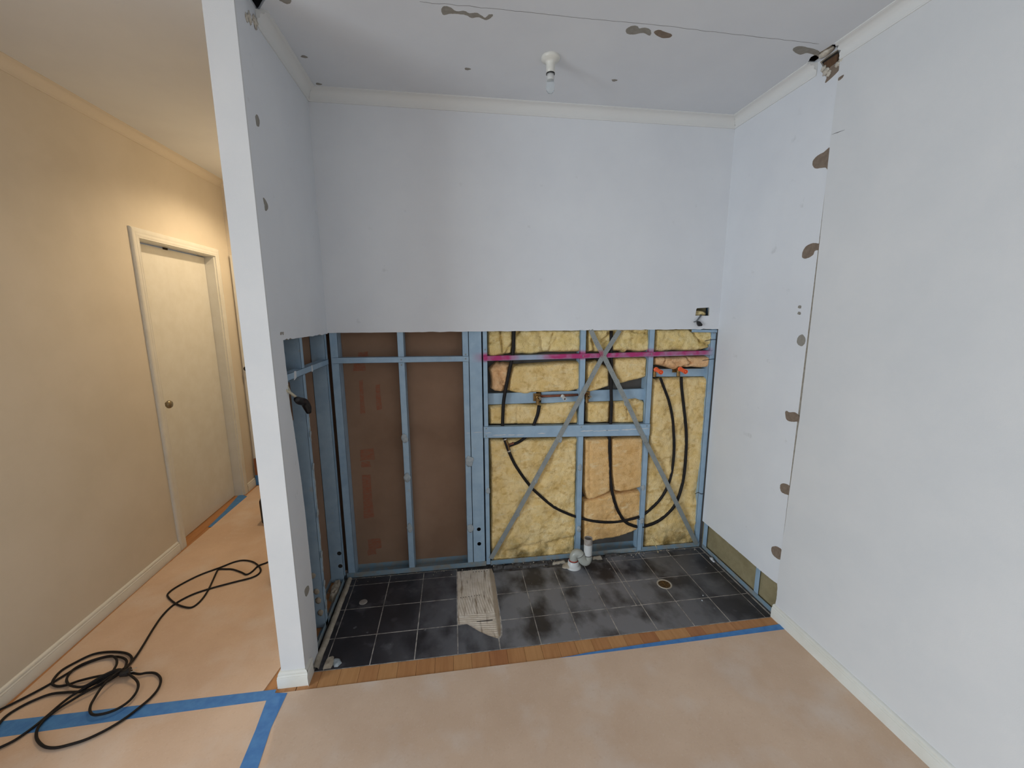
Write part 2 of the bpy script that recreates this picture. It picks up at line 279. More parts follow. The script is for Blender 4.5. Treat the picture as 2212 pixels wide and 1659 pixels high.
def pinkmask(nt):
    g=nt.nodes.new('ShaderNodeNewGeometry'); s=nt.nodes.new('ShaderNodeSeparateXYZ'); nt.links.new(g.outputs['Position'],s.inputs[0])
    r=nt.nodes.new('ShaderNodeValToRGB'); cr=r.color_ramp
    st=[(0,0),(.335,0),(.36,.35),(.372,1),(.43,1),(.46,.12),(.50,.1),(.54,.75),(.61,1),(.67,.85),(.72,1),(.90,.75),(.965,1),(.99,.15)]
    cr.elements[0].position=0; cr.elements[0].color=(0,0,0,1); cr.elements[1].position=1; cr.elements[1].color=(0,0,0,1)
    for p,v in st[1:]:
        e=cr.elements.new(p); e.color=(v,v,v,1)
    nt.links.new(mathn(nt,'DIVIDE',s.outputs[0],2.3),r.inputs[0])
    n=nt.nodes.new('ShaderNodeTexNoise'); n.inputs['Scale'].default_value=18; n.inputs['Detail'].default_value=4
    nt.links.new(g.outputs['Position'],n.inputs['Vector'])
    zc=mathn(nt,'ADD',mathn(nt,'MULTIPLY',s.outputs[0],.006),1.320)
    dz=mathn(nt,'ABSOLUTE',mathn(nt,'SUBTRACT',s.outputs[2],zc))
    mr=nt.nodes.new('ShaderNodeMapRange'); mr.inputs[1].default_value=.012; mr.inputs[2].default_value=.034; mr.inputs[3].default_value=1.15; mr.inputs[4].default_value=0
    nt.links.new(dz,mr.inputs[0])
    w=mathn(nt,'ADD',mathn(nt,'MULTIPLY',mathn(nt,'SUBTRACT',n.outputs['Fac'],.5),1.6),.9)
    yy=mathn(nt,'LESS_THAN',s.outputs[1],.03)
    return mathn(nt,'MULTIPLY',mathn(nt,'MULTIPLY',mathn(nt,'MULTIPLY',r.outputs[0],mr.outputs[0],True),w,True),yy,True)
layer(M['steel'],(178,46,112),pinkmask)
layer(M['steel'],(170,172,170),noise_mask(30,.66,.76,6,.5))
M['steel_dirty']=mat('blue_steel_dusty',(128,152,168),(144,144,138),scale=22,rough=.6,metal=.15,bump=.2,bscale=150,lo=.4,hi=.62)
M['strap']=mat('galvanised_strap',(154,158,156),(138,143,141),scale=20,rough=.5,metal=.2)
layer(M['strap'],(168,40,88),lambda nt: mathn(nt,'MULTIPLY',axis_band(nt,2,1.335,.006,.022),mathn(nt,'MULTIPLY',axis_band(nt,0,1.545,.012,.012),.75),True))
M['dark']=mat('dark_cavity',(52,46,42),(40,36,33),scale=10,rough=1)
M['foil']=mat('grey_backing',(96,92,88),(84,80,76),scale=6,rough=.8)
def insul(name,a,b,c):
    m=mat(name,a,b,scale=14,rough=1,bump=1.0,bscale=170,spec=.03,detail=10,lo=.36,hi=.62,bdist=.005)
    layer(m,c,noise_mask(46,.54,.74,9,.5,off=(3,1,7),stretch=(1.3,1,.8)))
    layer(m,c,noise_mask(9,.58,.70,9,.6,off=(5,1,2)))
    layer(m,c,noise_mask(24,.56,.66,10,.55,off=(8,6,2),stretch=(1,1,1.5)))
    layer(m,(250,236,196),noise_mask(24,.56,.76,10,.45,off=(9,4,2),stretch=(.7,1,1.6),dist=.4))
    return m
M['insul']=insul('insulation_yellow',(246,218,162),(236,202,136),(196,156,88))
M['insul_top']=insul('insulation_pale_yellow',(242,220,164),(230,202,136),(190,158,88))
M['insul_or']=insul('insulation_orange',(240,198,140),(232,186,124),(208,158,96))
M['insul_pk']=insul('insulation_pinkish',(244,202,156),(238,190,140),(212,160,112))
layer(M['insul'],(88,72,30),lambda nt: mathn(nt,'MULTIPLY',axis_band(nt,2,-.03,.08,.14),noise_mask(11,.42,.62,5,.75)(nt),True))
M['olive']=mat('olive_backing',(150,138,106),(132,121,90),scale=12,rough=.95,bump=.3,bscale=200)
layer(M['olive'],(160,148,118),noise_mask(40,.6,.75,5,.5))
M['poly']=mat('black_poly_pipe',(30,25,24),(22,19,19),scale=30,rough=.6,spec=.3)
M['brass']=mat('brass',(150,116,66),(112,86,54),scale=60,rough=.4,metal=.7)
M['copper']=mat('copper',(140,84,62),(116,72,58),scale=30,rough=.42,metal=.6)
M['chrome']=mat('dull_chrome',(190,186,178),rough=.3,metal=.8)
M['orange']=mat('orange_plastic',(255,110,62),rough=.4)
M['black']=mat('black_plastic',(24,23,25),rough=.5,bump=.15,bscale=200)
M['tapeblack']=mat('black_tape',(20,19,22),rough=.4,bump=.4,bscale=90)
M['grey_cable']=mat('grey_sheath',(96,100,104),rough=.5)
M['white_cable']=mat('white_sheath',(190,182,160),rough=.5)
M['pvc']=mat('grey_pvc',(172,172,164),(164,164,154),scale=18,rough=.35)
M['pvcw']=mat('white_pvc',(206,206,204),rough=.35)
M['pvcd']=mat('scuffed_pvc',(170,162,154),(150,140,132),scale=40,rough=.6)
M['red']=mat('red_ring',(176,60,48),rough=.5)
M['timber']=mat('timber_board',(190,136,88),(176,122,76),scale=5,rough=.5,stretch=(14,1,1),detail=6,bump=.05,bscale=60)
M['timber_b']=mat('timber_board_pale',(198,146,96),(186,134,84),scale=5,rough=.5,stretch=(14,1,1),detail=6,bump=.05,bscale=60)
M['timber_c']=mat('timber_board_red',(178,120,76),(164,106,66),scale=5,rough=.5,stretch=(14,1,1),detail=6,bump=.05,bscale=60)
M['card']=mat('floor_cover_board',(222,194,169),(210,180,154),scale=2.6,rough=.85,spec=.2,bump=.05,bscale=300,detail=8)
layer(M['card'],(226,212,200),noise_mask(4.5,.50,.74,11,.6,off=(2,5,0)))
layer(M['card'],(238,228,220),noise_mask(150,.58,.78,3,.18,off=(1,2,0)))
layer(M['card'],(196,164,138),noise_mask(90,.58,.72,4,.22))
M['tape']=mat('blue_masking_tape',(64,122,188),(78,138,198),scale=30,rough=.6,bump=.1,bscale=80)
M['tile']=mat('charcoal_tile',(40,38,42),(54,52,56),scale=6,rough=.45,bump=.12,bscale=60,detail=6)
layer(M['tile'],(134,134,138),lambda nt: mathn(nt,'MULTIPLY',axis_band(nt,0,1.32,.32,.75),noise_mask(6,.40,.56,11,.8,off=(1,3,0),stretch=(1,.7,1))(nt),True))
layer(M['tile'],(108,107,110),noise_mask(10,.58,.68,11,.42,off=(7,3,0)))
layer(M['tile'],(188,190,194),noise_mask(26,.7,.8,6,.5,off=(4,4,0)))
M['grout']=mat('grout',(188,180,170),(132,126,120),scale=25,rough=.9,lo=.4,hi=.6)
M['screed']=mat('broken_screed',(96,94,92),(62,56,54),scale=26,rough=.95,bump=.8,bscale=90,detail=7)
M['mortar']=mat('pale_mortar',(186,176,160),(158,146,128),scale=22,rough=.95,bump=.5,bscale=160)
M['adhesive']=mat('tile_adhesive',(226,212,196),(208,192,172),scale=14,rough=.9,bump=.25,bscale=160)
layer(M['adhesive'],(130,108,84),noise_mask(40,.56,.68,5,.8,stretch=(1.6,.2,1)))
layer(M['adhesive'],(150,130,106),lambda nt: mathn(nt,'MULTIPLY',axis_band(nt,0,.872,.014,.012),.8))
M['crack']=mat('crack_line',(92,90,88),rough=1)
M['smear']=mat('plaster_smear',(206,208,210),rough=.9)
M['glue']=mat('wallboard_glue',(172,180,184),(150,160,166),scale=60,rough=.5,bump=.4,bscale=200)
M['knob']=mat('door_knob_metal',(150,140,120),rough=.25,metal=.9)
M['cardboard']=mat('cardboard_brown',(150,100,70),rough=.9)
M['plan']=mat('dark_timber',(104,76,52),(84,60,42),scale=16,rough=.9,stretch=(1,6,1))
gm,nt,b=nm('clear_glass'); b.inputs['Roughness'].default_value=.03; b.inputs['Transmission Weight'].default_value=.85; b.inputs['IOR'].default_value=1.2; b.inputs['Base Color'].default_value=(.9,.95,.97,1); M['glass']=gm

# ---------------- setting ----------------
YE=1.575; YR=-6.0; XR=-3.6; YW=-1.35   # hall end, rear wall, far left wall, end of the hall wall
PB=.01
# floor
fl=MB(); fl.box(XR,W+.12,YR,YE+.1,-.12,-.022)
floor=fl.build('floor',M['screed'],kind='structure')
gx,gy,p,front=.053,-.0712,.2,-.656

def tile(poly,h=0.0):
    t=MB(); cx=sum(q[0] for q in poly)/len(poly); cy=sum(q[1] for q in poly)/len(poly)
    t.slab(poly,2,-.009,h); return t.build('tile',M['tile'],floor,bevel=.0008)
gw=.0020
def rect(x0,x1,y0,y1): return [(x0+gw,y0+gw),(x1-gw,y0+gw),(x1-gw,y1-gw),(x0+gw,y1-gw)]
xs=[.012]+[gx+p*i for i in range(12)]+[2.291]
ys=[-.006,gy,gy-p,gy-2*p,front]
for i in range(len(xs)-1):
    for j in range(4):
        x0,x1,y1,y0=xs[i],xs[i+1],ys[j],ys[j+1]
        if i==4 and j<3: continue
        if j==0 and (i in (5,6,7)): continue
        if j==0 and i==8: x0=1.62
        if i==5 and j in(1,2): x0=.878
        if i==4 and j==3:
            tile([(.655,-.4735),(.7025,-.4735),(.721,-.4896),(.7573,-.5258),(.8049,-.5628),(.8482,-.5879),(.851,-.59),(.851,front+gw),(.655,front+gw)]); continue
        if i==5 and j==3:
            tile([(.878,-.4735),(.879,-.526),(.872,-.5715),(.862,-.585),(.8555,-.592),(.8555,front+gw),(1.051,front+gw),(1.051,-.4735)]); continue
        if i==8 and j in(1,2):
            tile(rect(x0,1.624,y0,y1)); tile(rect(1.624,x1,y0,y1)); continue
        tile(rect(x0,x1,y0,y1),random.uniform(-.0005,.0004))
# screed rubble strip behind the tiles
def relief(x0,x1,y0,y1,step,fn,name,m,parent,**k):
    nx=max(2,int((x1-x0)/step)); ny=max(2,int((y1-y0)/step)); vs=[];fs=[]
    for a in range(nx+1):
        for c in range(ny+1):
            x=x0+(x1-x0)*a/nx; y=y0+(y1-y0)*c/ny; vs.append((x,y,fn(x,y)))
    for a in range(nx):
        for c in range(ny):
            i=a*(ny+1)+c; fs.append((i,i+ny+1,i+ny+2,i+1))
    q=MB(); q.add(vs,fs); return q.build(name,m,parent,smooth=True,**k)
relief(.88,1.62,gy-.002,.012,.006,lambda x,y:-.004+.011*noise.fractal(Vector((x*16,y*26,0)),.8,2.1,4),'screed_strip',M['screed'],floor)
# adhesive patch with trowel ridges
adh=D['adh']
g=MB(); g.slab([(.008,front),(W-.004,front),(W-.004,-.002),(1.62,-.002),(1.62,gy-.002),(.876,gy-.002),(.8805,-.103),(.88,-.204),(.8767,-.3035),(.8773,-.3831),(.8735,-.4687),(.8699,-.5258),(.8634,-.5715),(.8482,-.5879),(.8049,-.5628),(.7573,-.5258),(.721,-.4896),(.7025,-.4697),(.6555,-.4656),(.6555,-.002),(.008,-.002)],2,-.02,-.0007); g.build('grout_bed',M['grout'],floor)
def inpoly(P,pts):
    x,y=pts[:,0],pts[:,1]; ins=np.zeros(len(pts),bool); n=len(P)
    for i in range(n):
        x1,y1=P[i]; x2,y2=P[(i+1)%n]
        c=((y1>y)!=(y2>y))&(x<(x2-x1)*(y-y1)/((y2-y1) or 1e-12)+x1); ins^=c
    return ins
def polydist(P,pts):
    best=np.full(len(pts),1e9); cp=np.zeros((len(pts),2)); n=len(P); P=np.array(P)
    for i in range(n):
        a=P[i]; b=P[(i+1)%n]; ab=b-a; t=np.clip(((pts-a)@ab)/(ab@ab+1e-12),0,1); q=a+t[:,None]*ab
        dd=np.hypot(*(pts-q).T); k=dd<best; best[k]=dd[k]; cp[k]=q[k]
    return best,cp
def fillgrid(P,step):
    P=np.array(P); lo=P.min(0)-step; hi=P.max(0)+step
    nx=int((hi[0]-lo[0])/step)+2; ny=int((hi[1]-lo[1])/step)+2
    gxx,gyy=np.meshgrid(lo[0]+np.arange(nx)*step,lo[1]+np.arange(ny)*step,indexing='ij')
    pts=np.stack([gxx.ravel(),gyy.ravel()],1); ins=inpoly(P,pts); d,cp=polydist(P,pts)
    pts2=np.where(ins[:,None],pts,cp); d=np.where(ins,d,0)
    I=ins.reshape(nx,ny); fs=[]; used={}
    for a in range(nx-1):
        for c in range(ny-1):
            if I[a,c] or I[a+1,c] or I[a,c+1] or I[a+1,c+1]:
                fs.append((a*ny+c,(a+1)*ny+c,(a+1)*ny+c+1,a*ny+c+1))
    ids=sorted({i for f in fs for i in f}); mp={v:k for k,v in enumerate(ids)}
    return pts2[ids],d[ids],[tuple(mp[i] for i in f) for f in fs]
pts,dd,fs=fillgrid(adh,.0035)
vs=[]
for (x,y),d_ in zip(pts,dd):
    z=-.0035+.0008*noise.noise(Vector((x*60,y*60,0)))
    if x>.85: z+=.0012
    elif y>-.40 : z+=.0024*max(0,math.sin((x-.02*math.sin(y*9))*2*math.pi/.0135))*(.4 if x<.72 and y>-.28 else 1)
    else: z+=.0022*max(0,math.sin((y+.1*x)*2*math.pi/.0145))
    vs.append((x,y,z+.0005*min(1,d_/.004)))
q=MB(); q.add(vs,fs); q.build('adhesive_patch',M['adhesive'],floor,smooth=True)
pits=MB()
for k in range(8): pits.lathe([(.0001,.0004),(.0026,.0004),(.0030,0)],(.672+k*.0155+random.uniform(-.003,.003),-.268+.001*k,-.0008),seg=8)
for k in range(6): pits.lathe([(.0001,.0004),(.0030,.0004),(.0034,0)],(.755+k*.017,-.047,-.0008),seg=8)
pits.box(.752,.835,-.463,-.459,-.002,-.0006)
pits.build('adhesive_gap',M['dark'],floor)
# timber floorboards
bw=.0832
def plank(x0,x1,y0,y1):
    t=MB(); t.box(x0+.0004,x1-.0004,y0,y1,-.02,-.0006+random.uniform(-.0003,.0003))
    t.build('plank',random.choice([M['timber'],M['timber'],M['timber_b'],M['timber'],M['timber_c']]),floor,bevel=.0007)
for k in range(28): plank(W-.006-bw*(k+1),W-.006-bw*k,-5.5,front-.0015)
for k in range(-1,14):
    plank(-1.2+.0832*k*1.0,-1.2+.0832*(k+1),-5.5 if k>=0 else .549,YE if k>=0 else 1.331)
# ceiling
roughen=lambda l,s: rough_loop(l,.003,3,s)
holeR=roughen([(2.238,-.565),(2.250,-.61),(2.256,-.65),(2.299,-.664),(2.300,-.52),(2.262,-.525)],1)
holeL=roughen([(.003,-.63),(.05,-.612),(.056,-.595),(.025,-.56),(.003,-.53)],2)
c=MB(); c.slab([(XR,YR),(W+.12,YR),(W+.12,.1),(-.05,.1),(-.05,YE+.1),(-1.33,YE+.1),(-1.33,YW),(XR,YW)],2,H,H+.012,holes=[holeR,holeL])
ceiling=c.build('ceiling',M['paint_ceiling'],kind='structure')
def patch(loop,ax,v,m,parent,name='torn_patch',th=-.0009,seed=0,amp=.0012):
    t=MB(); t.slab(rough_loop(smooth_loop(loop),amp*.6,2,seed),ax,v,v+th); return t.build(name,m,parent)
for i,k in enumerate(('cp1','cp2','cp3','cp4','cp5')): patch(D[k],2,H,M['torn'] if k=='cp3' else M['torn_grey'],ceiling,seed=i)
for i,(x,y) in enumerate(D['cdots']):
    lp=[(x+.013*math.cos(a)*(1+.3*math.sin(3*a+i)),y+.009*math.sin(a)) for a in [k*.7 for k in range(9)]]
    patch(lp,2,H,M['torn_grey'],ceiling,'screw_mark',seed=20+i)
def crack(path,ax,v,w,parent,th=-.0006,name='crack',seed=0):
    n=len(path); L=[];R_=[]
    for i,q in enumerate(path):
        a=path[max(0,i-1)]; b_=path[min(n-1,i+1)]; dx,dy=b_[0]-a[0],b_[1]-a[1]; l=math.hypot(dx,dy) or 1
        ww=w*(.5+.9*abs(noise.noise(Vector((i*.6,seed,0)))))*(0.15 if i in(0,n-1) else 1)
        L.append((q[0]-dy/l*ww,q[1]+dx/l*ww)); R_.append((q[0]+dy/l*ww,q[1]-dx/l*ww))
    t=MB(); t.slab(L+R_[::-1],ax,v,v+th); return t.build(name,M['crack'],parent)
def wob(path,step,amp,seed):
    out=[]
    for a,b_ in zip(path,path[1:]):
        n=max(1,int(math.dist(a,b_)/step))
        for k in range(n):
            t=k/n; j=amp*noise.noise(Vector((a[0]*9+k*.5,seed,a[1]*9)))
            out.append((a[0]+(b_[0]-a[0])*t+j*.3,a[1]+(b_[1]-a[1])*t+j))
    out.append(path[-1]); return out
crack(wob(D['crackc'],.02,.004,1),2,H,.0006,ceiling,seed=3)
# roof void above the ceiling: unseen dark shell added to stop light leaks
t=MB(); t.box(XR,W+.12,YR,YE+.1,H+.30,H+.33); t.box(W+.11,W+.13,YR,YE+.1,H,H+.3); t.box(XR,XR+.02,YR,YE+.1,H,H+.3)
t.box(XR,W+.1,YR,YR+.02,H,H+.3); t.box(XR,W+.1,YE+.08,YE+.1,H,H+.3)
t.build('ceiling_light_block',M['dark'],kind='structure')
# back wall plaster
out_h=[(2.143,1.5575),(2.146,1.596),(2.151,1.602),(2.229,1.606),(2.233,1.60),(2.234,1.556)]
cut=jag((0,1.4755),(W,1.4745),.02,.0016,1,3)
b_=MB(); b_.slab([(W,H)]+[(0,H)]+cut,1,0,PB,holes=[out_h],mats=(0,1,1))
wall_back=b_.build('wall_back',[M['paint_alcove'],M['gypsum']],kind='structure')
t=MB(); t.slab([(-.085,0),(.835,0),(.835,H),(-.085,H)],1,.086,.096); t.build('lining_board',M['kraft'],wall_back,label='brown paper face of the far wallboard')
t=MB(); t.slab([(.836,0),(W+.1,0),(W+.1,H),(.836,H)],1,.088,.098); t.build('backing_sheet',M['foil'],wall_back,label='dark grey sheet behind the insulation')
pr=D['print']; t=None
pr+=[(.215,1.17),(.245,1.02),(.12,1.20),(.15,1.0),(.10,.62),(.16,.34)]
for i in range(0,len(pr),2):
    (x0,z1),(x1,z0)=pr[i],pr[i+1]
    t=MB()
    t.slab(rough_loop([(x0,z0),(x1,z0+.004),(x1-.003,z1),(x0+.004,z1-.003)],.003,5,i),1,.0852,.0861)
    t.build('print_mark',M['print'],wall_back,label='faded red printed stamp, unreadable')
# nib wall (left of alcove)
YS=-.708; XT=-.0966
edge=[(y,z) for y,z in ((-.5905,1.4755),(-.589,1.40),(-.5825,1.2565),(-.588,1.25),(-.5849,1.1887),(-.5757,1.1468),(-.569,1.08),(-.5638,1.032),(-.548,.85),(-.5405,.7011),(-.539,.5),(-.5377,.3331),(-.543,.18),(-.548,.0492),(-.552,0))]
edge2=[]
for a,b2 in zip(edge,edge[1:]):
    for k in range(5): t_=k/5; edge2.append((a[0]+(b2[0]-a[0])*t_+.0022*noise.noise(Vector((a[1]*31+k,2,0))),a[1]+(b2[1]-a[1])*t_))
edge2.append(edge[-1])
topcut=jag((0,1.471),(-.5905,1.4755),.018,.0035,1,7)
n_=MB(); n_.slab([(YS+PB,0),(YS+PB,H),(0,H)]+topcut[:-1]+edge2,0,-PB,0,mats=(1,0,1))
wall_left=n_.build('wall_left',[M['paint_alcove'],M['gypsum']],kind='structure')
t=MB(); t.box(XT,0,YS,YS+PB,0,H); t.build('end_face',M['paint'],wall_left)
t=MB(); t.slab([(YS+PB,0),(YE,0),(YE,H),(YS+PB,H)],0,XT,XT+PB,mats=(0,1,0)); t.build('hall_face_board',[M['paint_hall'],M['kraft']],wall_left)
for i,(k,m_) in enumerate((('lp1','torn_grey'),('lp2','torn_grey'),('lp3','torn_grey'),('lp4','torn_grey'),('lp5','torn_grey'))): patch(D[k],0,0,M[m_],wall_left,seed=30+i,th=.0009)
# right wall
rc=[(0,.191),(-.12,.190),(-.3079,.1879),(-.42,.186),(-.5094,.1833),(-.5663,.1835),(-.6247,.1849),(-.6525,.189)]
rr=[]
for a,b2 in zip(rc,rc[1:]):
    for k in range(8): t_=k/8; rr.append((a[0]+(b2[0]-a[0])*t_,a[1]+(b2[1]-a[1])*t_+.002*noise.noise(Vector((a[0]*40+k,5,0)))))
rr.append(rc[-1])
hw=roughen([(-.548,H-.002),(-.562,2.635),(-.575,2.612),(-.60,2.601),(-.622,2.610),(-.642,2.606),(-.649,2.63),(-.649,H-.002)],5)
r_=MB(); r_.slab([(0,H)]+rr+[(-.6525,H)],0,W,W+PB,mats=(0,1,1),holes=[hw])
wall_right=r_.build('wall_right',[M['paint_alcove'],M['gypsum']],kind='structure')
# outer sheet, slightly proud
ed=[(-.6515,H),(-.652,2.3),(-.657,2.05),(-.660,1.87),(-.664,1.59),(-.666,1.30),(-.667,1.07),(-.660,.72),(-.655,.33),(-.6535,.19),(-.6585,.17),(-.6605,.11),(-.6555,.06),(-.648,.0)]
ee=[]
for a,b2 in zip(ed,ed[1:]):
    for k in range(6): t_=k/6; ee.append((a[0]+(b2[0]-a[0])*t_+.0014*noise.noise(Vector((a[1]*37+k,8,0))),a[1]+(b2[1]-a[1])*t_))
ee.append(ed[-1])
o_=MB(); o_.slab([(YR,H)]+ee+[(YR,0)],0,W-.0035,W+PB,mats=(0,1,1))
outer=o_.build('outer_sheet',[M['paint'],M['gypsum']],wall_right)
for i,k in enumerate(('rp1','rp2','rp4','rp5','rp6','rh_big')): patch(D[k],0,W,M['torn'],wall_right,seed=40+i)
patch(D['rp3'],0,W,M['torn_grey'],wall_right,seed=50)
patch([(y-.004,z) for y,z in D['rh_small']],0,W-.0035,M['torn'],wall_right,seed=51)
for i,(y,z) in enumerate(D['rp_dots']): patch([(y-.008,z-.006),(y+.008,z-.004),(y+.006,z+.007),(y-.007,z+.006)],0,W,M['torn_grey'],wall_right,'scuff_mark',seed=52+i)
crack(D['crack_r'],0,W-.0035,.0013,wall_right,seed=5)
t=MB(); t.slab([(.02,0),(-.70,0),(-.70,H),(.02,H)],0,W+.024,W+.034); t.build('olive_backing_board',M['olive'],wall_right,label='olive green board exposed behind the cut plaster')
# plaster crumbs round the cornice hole
t=MB()
for (y,z,s_) in ((-.585,2.60,.016),(-.60,2.585,.012),(-.64,2.60,.012),(-.655,2.61,.012),(-.57,2.62,.012)): t.blob((W-.001,y,z),s_,int(y*900),(.3,1,.9),n=2,amp=.7,freq=5)
t.build('plaster_crumb',M['gypsum'],wall_right,smooth=True)
# timber and plaster lump inside the right hole, rim pieces at the left hole
t=MB(); t.box(W+.012,W+.022,-.70,-.50,2.55,H+.1); t.build('hole_shade_sheet',M['dark'],wall_right)  # dark sheet added behind the hole to stand for its shade
t=MB(); t.box(W+.002,W+.014,-.632,-.566,2.598,2.645); t.build('timber_packer',M['plan'],wall_right)
t=MB(); t.box(2.235,W+.01,-.69,-.50,H+.045,H+.075); t.build('ceiling_batten',M['plan'],ceiling)
t=MB(); t.blob((2.280,-.592,H+.008),.026,4,(.75,1.3,.6),n=2); t.build('plaster_lump',M['gypsum'],ceiling,smooth=True)
t=MB()
for (y,z,s_) in ((-.56,2.615,.018),(-.60,2.60,.014),(-.625,2.585,.010)): t.blob((.001,y,z),s_,int(y*800),(.3,.9,1.3),n=2,amp=.7,freq=5)
t.build('plaster_crumb',M['gypsum'],wall_left,smooth=True)
# hall walls
HX=-1.204
hl=MB(); hl.slab([(YW,0),(.528,0),(.528,2.047),(1.352,2.047),(1.352,0),(YE+.1,0),(YE+.1,H),(YW,H)],0,HX-.12,HX)
wall_hall=hl.build('wall_hall',M['paint_hall'],kind='structure')
t=MB(); t.slab([(-1.33,0),(-.1+.02,0),(-.08,H),(-1.33,H)],1,YE,YE+.1); wall_end=t.build('wall_hall_end',M['paint_hall'],kind='structure')
# rest of the room (behind the camera): far left wall with window, rear wall with window
def wallhole(name,ax,a,b,u0,u1,wu0,wu1,wz0,wz1):
    t=MB(); t.slab([(u0,0),(u1,0),(u1,H),(u0,H)],ax,a,b,holes=[[(wu0,wz0),(wu1,wz0),(wu1,wz1),(wu0,wz1)]]); return t.build(name,M['paint'],kind='structure')
wallhole('wall_far_left',0,XR-.1,XR,YR,YW,WIN1[0],WIN1[1],WIN1[2],WIN1[3])
wallhole('wall_rear',1,YR-.1,YR,XR,W+.1,WIN2[0],WIN2[1],WIN2[2],WIN2[3])
t=MB(); t.box(XR,-1.324,YW,YW+.1,0,H); t.build('wall_front_left',M['paint'],kind='structure')
for i,(ax,v,(u0,u1,z0,z1)) in enumerate(((0,XR-.05,WIN1),(1,YR-.05,WIN2))):
    t=MB(); w_=.05
    for (a0,a1,b0,b1) in ((u0,u0+w_,z0,z1),(u1-w_,u1,z0,z1),(u0,u1,z0,z0+w_),(u0,u1,z1-w_,z1),((u0+u1)/2-.025,(u0+u1)/2+.025,z0,z1)):
        if ax==0: t.box(v-.02,v+.02,a0,a1,b0,b1)
        else: t.box(a0,a1,v-.02,v+.02,b0,b1)
    t.build('window_%d'%(i+1),M['gloss'],kind='structure')
# cornices
def cornice(name,pts,kind_parent=None):
    """pts: list of (x,y) along wall line; inward normal is computed from side"""
    pass
CW,CH=.045,.0535
prof=[(0,-CH),(.004,-CH),(.0045,-CH+.006)]
for k in range(9):
    a=math.pi/2*k/8; prof.append((.0055+(CW-.011)*(1-math.cos(a)),-.0055-(CH-.0125)*(1-math.sin(a))))
prof+=[(CW-.0045,-.0045),(CW,-.004),(CW,0),(0,0)]
def sweep(prof,a,b,nrm,z,ma,mb_,name,m,parent=None,jitter=0,**k):
    """profile (d,h) swept from a to b; nrm = direction away from wall; ma/mb = mitre factor at the ends"""
    A_=Vector((a[0],a[1],0)); B_=Vector((b[0],b[1],0)); n=Vector((nrm[0],nrm[1],0)); t_=(B_-A_).normalized(); vs=[]
    for E_,mi in ((A_,ma),(B_,-mb_)):
        for d_,h in prof:
            j=jitter*noise.noise(Vector((d_*90,h*90,E_.y)))
            vs.append(E_+n*d_+t_*(d_*mi+j)+Vector((0,0,z+h)))
    m_=len(prof); fs=[(i,(i+1)%m_,m_+(i+1)%m_,m_+i) for i in range(m_)]+[tuple(range(m_)),tuple(m_+i for i in range(m_))[::-1]]
    q=MB(); q.add(vs,fs); return q.build(name,m,parent,angle=40,**k)
sweep(prof,(0,0),(W,0),(0,-1),H,1,1,'trim_1',M['cornice'],kind='structure')
sweep(prof,(0,-.545),(0,0),(1,0),H,0,1,'trim_2',M['cornice'],jitter=.02,kind='structure')
sweep(prof,(W,-.535),(W,0),(-1,0),H,0,1,'trim_3',M['cornice'],jitter=.02,kind='structure')
sweep(prof,(W-.003,-.655),(W-.003,YR),(-1,0),H,0,0,'trim_4',M['cornice'],jitter=.02,kind='structure')
sweep(prof,(HX,YW),(HX,YE),(1,0),H,0,1,'trim_5',M['cornice_hall'],kind='structure')
sweep(prof,(HX,YE),(XT,YE),(0,-1),H,1,1,'trim_6',M['cornice_hall'],kind='structure')
# skirting boards
sk=[(0,0),(.015,0),(.015,.046),(.0135,.049),(.0145,.052),(.0125,.056),(.0105,.058),(.0115,.061),(.0095,.068),(.005,.072),(0,.0735)]
sweep(sk,(W-.0035,-.652),(W-.0035,YR),(-1,0),-.0006,0,0,'baseboard_right',M['gloss'],kind='structure')
sweep(sk,(HX,YW),(HX,.468),(1,0),-.0006,0,0,'baseboard_hall',M['gloss'],kind='structure')
sweep(sk,(HX,1.408),(HX,YE),(1,0),-.0006,0,1,'baseboard_hall_far',M['gloss'],kind='structure')
bl=sweep(sk,(XT,YS),(0,YS),(0,-1),-.0006,-1,-1,'baseboard_left',M['gloss'],kind='structure')
sweep(sk,(XT,YS),(XT,YE),(-1,0),-.0006,-1,0,'hall_return',M['gloss'],bl)
sweep(sk,(0,YS),(0,-.652),(1,0),-.0006,-1,0,'alcove_return',M['gloss'],bl,jitter=.02)
